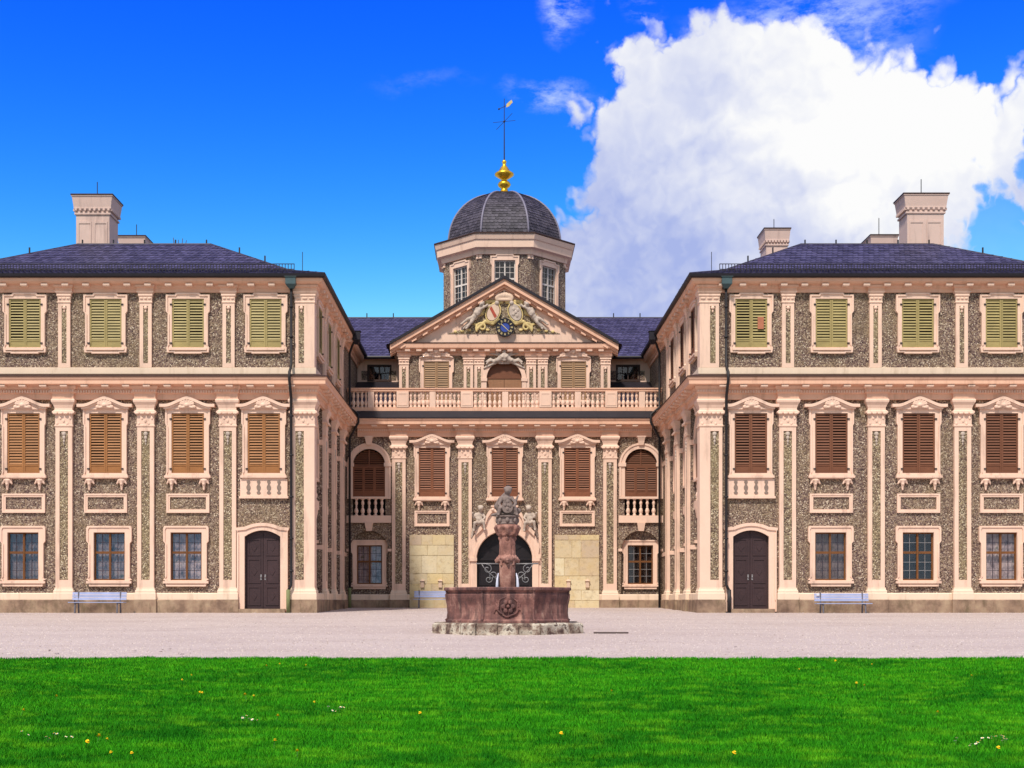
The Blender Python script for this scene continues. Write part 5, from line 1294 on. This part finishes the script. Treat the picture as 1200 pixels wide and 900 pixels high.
# wrought-iron stays and spouts
for s in (-1, 1):
    zr = Z(661); m = MB(); m.tube([(s * .27, -.1, zr), (s * .97, -.1, zr + .01)], .022, 6)
    def spiral(c, r, a0, turns, fl, n=18): return [(c[0] + fl * r * (1 - i / n * .75) * math.cos(a0 + turns * 2 * math.pi * i / n), -.1, c[1] + r * (1 - i / n * .75) * math.sin(a0 + turns * 2 * math.pi * i / n)) for i in range(n + 1)]
    m.tube(spiral((s * .62, zr - .16), .15, 1.3, 1.2, s), .014, 5); m.tube(spiral((s * .42, zr - .36), .14, -1.0, 1.2, s), .014, 5)
    m.tube(spiral((s * .58, zr - .48), .12, 2.6, 1.2, s), .014, 5); m.tube([(s * .30, -.1, zr - .66), (s * .36, -.1, zr - .45), (s * .55, -.1, zr - .30), (s * .74, -.1, zr - .10), (s * .80, -.1, zr)], .014, 5)
    obj('iron_stay', m.mesh('iron_stay', 'grey_iron', True), ft, (FX, FY, FG))
    m = MB(); pts = [(s * (.33 - .02 * i), -.22 - .02 * i, cz0 + 1.02 - .02 * i - .06 * i) for i in range(4)]
    m.tube([(s * .28, -.16, Z(672)), (s * .31, -.26, Z(678)), (s * .32, -.31, Z(685)), (s * .325, -.33, bz + .86)], [.02, .035, .045, .06], 6)
    obj('water_jet', m.mesh('water_jet', 'jet', True), ft, (FX, FY, FG))

# drain cover in the gravel
dy = 39.0; dxp = fx(716, dy)
m = MB()
for i in range(13): x = -.48 + .08 * i; m.box(x - .022, x + .022, -.13, .13, .0, .035)
m.box(-.52, .52, -.16, -.13, -.02, .04); m.box(-.52, .52, .13, .16, -.02, .04); m.box(-.52, -.49, -.13, .13, -.02, .04); m.box(.49, .52, -.13, .13, -.02, .04); m.box(-.5, .5, -.13, .13, -.05, -.01)
dr = obj('drain_grate', m.mesh('drain_grate', 'grate_iron'), None, (dxp, dy, gz(dy) - .012)); dr['label'] = 'dark iron drain grate set in the gravel beside the fountain'; dr['category'] = 'drain'

# ------------------------------------------------------------------ benches
def bench_meshes(w=2.35):
    P = []
    for i in range(3): P.append(('seat_slat', MB().box(-w / 2, w / 2, -.46 + .15 * i, -.33 + .15 * i, .44, .475).mesh('seat_slat', 'bench_paint')))
    for i in range(3):
        z = .56 + .115 * i; y = .035 + .02 * i
        P.append(('back_slat', MB().add([(-w / 2 + .02, y, z), (w / 2 - .02, y, z), (w / 2 - .02, y + .03, z), (-w / 2 + .02, y + .03, z), (-w / 2 + .02, y + .018, z + .10), (w / 2 - .02, y + .018, z + .10), (w / 2 - .02, y + .048, z + .10), (-w / 2 + .02, y + .048, z + .10)],
                  [(3, 2, 1, 0), (4, 5, 6, 7), (0, 1, 5, 4), (1, 2, 6, 5), (2, 3, 7, 6), (3, 0, 4, 7)]).mesh('back_slat', 'bench_paint')))
    for s in (-1, 1):
        x = s * (w / 2 - .28)
        P.append(('leg', MB().tube([(x, -.38, .44), (x, -.44, 0)], .035, 6).mesh('leg', 'bench_leg'))); P.append(('leg', MB().tube([(x, .10, .93), (x, .06, .45), (x, .10, 0)], .035, 6).mesh('leg', 'bench_leg')))
        P.append(('bracket', MB().tube([(x, -.44, .42), (x, .08, .42)], .025, 6).mesh('bracket', 'bench_leg')))
    return P
BM = bench_meshes()
def bench(x, y, label, z):
    b = thing('park_bench', (x, y, z), label, 'bench', 'lilac-blue benches along the palace walls')
    for n, me in BM: obj(n, me, b, (x, y, z))
    return b
bench(fx(116, 54.6), 54.6, 'lilac-blue slatted bench beside the ochre-shuttered wing, under a ground-floor window', gz(54.6))
b = bench(fx(986.5, 54.6), 54.6, 'lilac-blue slatted bench with a small white tag, before the brown-shuttered wing', gz(54.6) - .05)
obj('tag', MB().box(-1.08, -.96, -.0, .03, .80, .88).mesh('tag', 'notice_white'), b, b.location, label='small white tag')
bench(X1(512), 67.1, 'lilac-blue slatted bench below the sandstone patch, half hidden by the fountain', gz(67.1))

# ------------------------------------------------------------------ bare-topped tree far behind the left wing
tx, ty = fx(209, 100), 100.0; th = fz(279, 100)
tr = thing('tree', (tx, ty, .15), 'thin-twigged tree behind the slate roof beside a low chimney', 'tree')
m = MB(); m.tube([(0, 0, 0), (.1, 0, 6), (-.1, .1, 14), (.05, 0, 22), (0, 0, th - 1.8)], [.42, .34, .24, .12, .05], 8); obj('trunk', m.mesh('trunk', 'bark', True), tr, (tx, ty, .15))
m = MB(); random.seed(3)
for i in range(46):
    z = random.uniform(12, th - 2.2); r = (th - z) * .26 + .2; a = random.uniform(0, 6.28); p0 = Vector((0, 0, z)); p1 = p0 + Vector((math.cos(a) * r * .5, math.sin(a) * r * .5, r * .45)); p2 = p1 + Vector((math.cos(a) * r * .35, math.sin(a) * r * .35, r * .55))
    if p2.z > th - .4: p2.z = th - .4
    m.tube([p0, p1, p2], [.06, .035, .012], 5)
    for j in range(3): q_ = p1.lerp(p2, random.random()); m.tube([q_, q_ + Vector((random.uniform(-.5, .5), random.uniform(-.5, .5), random.uniform(.2, .6)))], [.018, .008], 4)
for (px, py) in ((203, 278.5), (209, 281), (214, 279.5), (218.5, 281.5)):
    q_ = Vector((fx(px, 100) - tx, 0, fz(py, 100) - .15)); m.tube([(0, 0, th - 3.0), (q_.x * .6, 0, th - 1.5), q_], [.05, .04, .025], 5)
obj('branches', m.mesh('branches', 'bark'), tr, (tx, ty, .15))
lf = MB()
for i in range(900):
    z = random.uniform(13, th - 1.0); r = (th - z) * .25 + .25; a = random.uniform(0, 6.28); rr = r * math.sqrt(random.random()); c = Vector((math.cos(a) * rr, math.sin(a) * rr, z)); u = Vector((random.uniform(-1, 1), random.uniform(-1, 1), random.uniform(-1, 1))).normalized() * .13; v_ = u.cross(Vector((random.uniform(-1, 1), random.uniform(-1, 1), 1))).normalized() * .07
    lf.add([c - u, c + v_, c + u, c - v_], [(0, 1, 2, 3)])
lf_o = obj('crown', lf.mesh('crown', 'leaf'), tr, (tx, ty, .15))
random.seed(11)

# ------------------------------------------------------------------ grass
def lawn_point(px, py):
    d = 20.0
    for _ in range(30):
        d = (EYE - (lz(fx(px, d), d) + .05)) * F / (py - HY)
    return fx(px, d), d, lz(fx(px, d), d)
N = 900000
rs = np.random.RandomState(5)
yy = 10.5 * np.power((LAWN + .02) / 10.5, rs.rand(N)); xx = CAMX + (rs.rand(N) * 2 - 1) * (yy * 0.46 + 1.2) + .0
yy = yy + (0.10 * np.sin(xx * .7) + 0.08 * np.sin(xx * 2.1) + 0.06 * np.sin(xx * 5.3 + 1) + 0.04 * np.sin(xx * 13.7)) * (yy > 27.5)
gzv = np.interp(yy, [-5, 12, 28, 38.4], [-1.12, -1.11, -0.80, -0.48]) + .045
u_ = 0.02 * np.sin(xx * .5 + 1) * np.sin(yy * .43) + .012 * np.sin(xx * 1.3 + yy * .9); gzv += u_ * np.clip((LAWN - yy) * .5, 0, 1)
tuft = np.sin(xx * 2.3 + np.sin(yy * 1.7) * 2) * np.sin(yy * 2.9 + np.sin(xx * 1.1) * 2) * .5 + .5
tuft = .5 * tuft + .5 * (np.sin(xx * 7.1 + np.sin(yy * 5.3) * 1.5) * np.sin(yy * 8.3 + np.sin(xx * 4.7) * 1.5) * .5 + .5)
hh = (.022 + .03 * rs.rand(N) + .05 * tuft ** 1.5) ; ww = (.0042 + .0035 * rs.rand(N)) * (yy / 14) ** .8
ang = rs.rand(N) * 2 * np.pi; la = rs.rand(N) * 2 * np.pi; ln = hh * (.2 + .7 * rs.rand(N))
co = np.empty((N, 3, 3), np.float32)
co[:, 0, 0] = xx - np.cos(ang) * ww; co[:, 0, 1] = yy - np.sin(ang) * ww; co[:, 0, 2] = gzv - .006
co[:, 1, 0] = xx + np.cos(ang) * ww; co[:, 1, 1] = yy + np.sin(ang) * ww; co[:, 1, 2] = gzv - .006
co[:, 2, 0] = xx + np.cos(la) * ln; co[:, 2, 1] = yy + np.sin(la) * ln; co[:, 2, 2] = gzv + hh
me = bpy.data.meshes.new('grass'); me.vertices.add(N * 3); me.vertices.foreach_set('co', co.ravel())
me.loops.add(N * 3); me.loops.foreach_set('vertex_index', np.arange(N * 3, dtype=np.int32)); me.polygons.add(N)
me.polygons.foreach_set('loop_start', np.arange(0, N * 3, 3, dtype=np.int32)); me.update(calc_edges=True)
at = me.attributes.new('tone', 'FLOAT', 'FACE'); at.data.foreach_set('value', (rs.rand(N) * .75 + .25 * tuft).astype(np.float32)); me.materials.append(MATS['grass_blade'])
gr = obj('grass', me); gr['kind'] = 'stuff'; gr['label'] = 'short bright green grass of the lawn'; gr['category'] = 'grass'

# flowers in the lawn
def flower_mesh(yellow):
    out = []
    s = MB().tube([(0, 0, 0), (.005, 0, .05), (0, 0, .10)], .004, 5); out.append(('stem', s.mesh('stem', 'stem_green')))
    h = MB(); n = 12 if yellow else 11; r = .021 if yellow else .020
    for layer in ((1, .105), (.65, .118)) if yellow else ((1, .104),):
        for i in range(n):
            a = 2 * math.pi * i / n + layer[0]; rr = r * layer[0]; t_ = .3
            h.add([(0, 0, layer[1]), (rr * .8 * math.cos(a - t_), rr * .8 * math.sin(a - t_), layer[1] + .006), (rr * math.cos(a), rr * math.sin(a), layer[1] + .002), (rr * .8 * math.cos(a + t_), rr * .8 * math.sin(a + t_), layer[1] + .006)], [(0, 1, 2, 3)])
    h.ball((0, 0, .108), (.012, .012, .007) if yellow else (.004, .004, .003), 8, 5); out.append(('flower_head', h.mesh('flower_head', 'petal_yellow' if yellow else 'petal_white')))
    if not yellow: out.append(('flower_eye', MB().ball((0, 0, .108), (.009, .009, .006), 8, 5).mesh('flower_eye', 'petal_yellow')))
    return out
FMY, FMW = flower_mesh(True), flower_mesh(False)
def flower(px, py, yellow, k=1.0):
    x, y, z = lawn_point(px, py)
    t_ = thing('dandelion' if yellow else 'daisy', (x, y, z), 'yellow dandelion flower standing in the lawn' if yellow else 'tiny white daisy in the lawn grass', 'flower', 'dandelions in the lawn' if yellow else 'daisies in the lawn')
    for n, me_ in (FMY if yellow else FMW): obj(n, me_, t_, (x, y, z))
    t_.scale = (k, k, k); t_.rotation_euler = (random.uniform(.1, .55), random.uniform(-.3, .3), random.uniform(0, 6))
    return t_
for px, py in ((66, 820), (24, 837), (230, 815), (236, 814), (290, 819), (297, 819), (222, 794), (314, 783), (325, 781), (363, 783), (214, 800), (324, 845), (99, 875), (114, 870), (121, 870), (134, 886), (157, 887), (321, 876), (349, 885), (366, 826),
               (982, 778), (1024, 781), (933, 786), (1003, 805), (1014, 806), (1141, 795), (1164, 881), (854, 889), (497, 840), (655, 866), (720, 812), (1095, 838)): flower(px, py, True, random.uniform(.85, 1.2))
random.seed(21)
for cx, cy, n, w in ((66, 866, 6, 14), (294, 845, 9, 12), (392, 832, 8, 9), (1168, 868, 14, 18), (1135, 873, 4, 14), (28, 862, 2, 4), (1122, 868, 2, 3)):
    for i in range(n): flower(cx + random.uniform(-w, w), cy + random.uniform(-2.5, 2.5), False, random.uniform(.6, .95))
# loose stones on the court
K = 42000; sx_ = rs.rand(K); dy_ = 27.9 * np.power(66 / 27.9, rs.rand(K)); dx_ = CAMX + (sx_ * 2 - 1) * (dy_ * .44 + 1)
keep = ~((np.abs(dx_) > 8.0) & (dy_ > 55.0)); dx_, dy_ = dx_[keep], dy_[keep]; K = len(dx_)
gz_ = np.interp(dy_, [28, 38.4, 54, 55.5, 68], [-.80, -.48, -.01, 0, .15]) + np.where((dy_ > 26) & (dy_ < 54), .012 * np.sin(dx_ * .9 + dy_ * .37) + .010 * np.sin(dx_ * .33 - dy_ * .71 + 1.3), 0)
sz = .009 + .022 * rs.rand(K) ** 3 + .005 * rs.rand(K); th_ = rs.rand(K) * 6.28
tv = np.empty((K, 4, 3), np.float32)
for q_ in range(3):
    tv[:, q_, 0] = dx_ + np.cos(th_ + q_ * 2.09) * sz; tv[:, q_, 1] = dy_ + np.sin(th_ + q_ * 2.09) * sz; tv[:, q_, 2] = gz_ - .003
tv[:, 3, 0] = dx_; tv[:, 3, 1] = dy_; tv[:, 3, 2] = gz_ + sz * .8
idx = (np.arange(K)[:, None, None] * 4 + np.array([[0, 1, 3], [1, 2, 3], [2, 0, 3]])[None]).astype(np.int32)
me = bpy.data.meshes.new('loose_gravel'); me.vertices.add(K * 4); me.vertices.foreach_set('co', tv.ravel()); me.loops.add(K * 9); me.loops.foreach_set('vertex_index', idx.ravel()); me.polygons.add(K * 3)
me.polygons.foreach_set('loop_start', np.arange(0, K * 9, 3, dtype=np.int32)); me.update(calc_edges=True)
at = me.attributes.new('tone', 'FLOAT', 'FACE'); at.data.foreach_set('value', np.repeat(rs.rand(K), 3).astype(np.float32)); me.materials.append(MATS['gravel_stone'])
gs = obj('loose_gravel', me); gs['kind'] = 'stuff'; gs['label'] = 'small loose stones strewn over the gravel court'; gs['category'] = 'gravel'
# dry leaves blown onto the gravel
random.seed(5)
LEAF = MB().add([(0, -.06, 0), (.035, -.01, .012), (.02, .05, .004), (0, .075, .02), (-.025, .045, .006), (-.035, -.01, .014)], [(0, 1, 2, 3, 4, 5)]).mesh('fallen_leaf', 'flashing')
for px, py in ((191, 763), (198, 762.5), (187, 766), (213, 769), (157, 765), (66, 768), (58, 764), (966, 735), (862, 760)):
    d = 30.0
    for _ in range(20): d = (EYE - gz(d)) * F / (py - HY)
    o_ = obj('fallen_leaf', LEAF, None, (fx(px, d), d, gz(d) + .035), random.uniform(0, 6)); o_['label'] = 'small dry brown leaf lying on the gravel'; o_['category'] = 'leaf'; o_['group'] = 'dry leaves on the gravel'
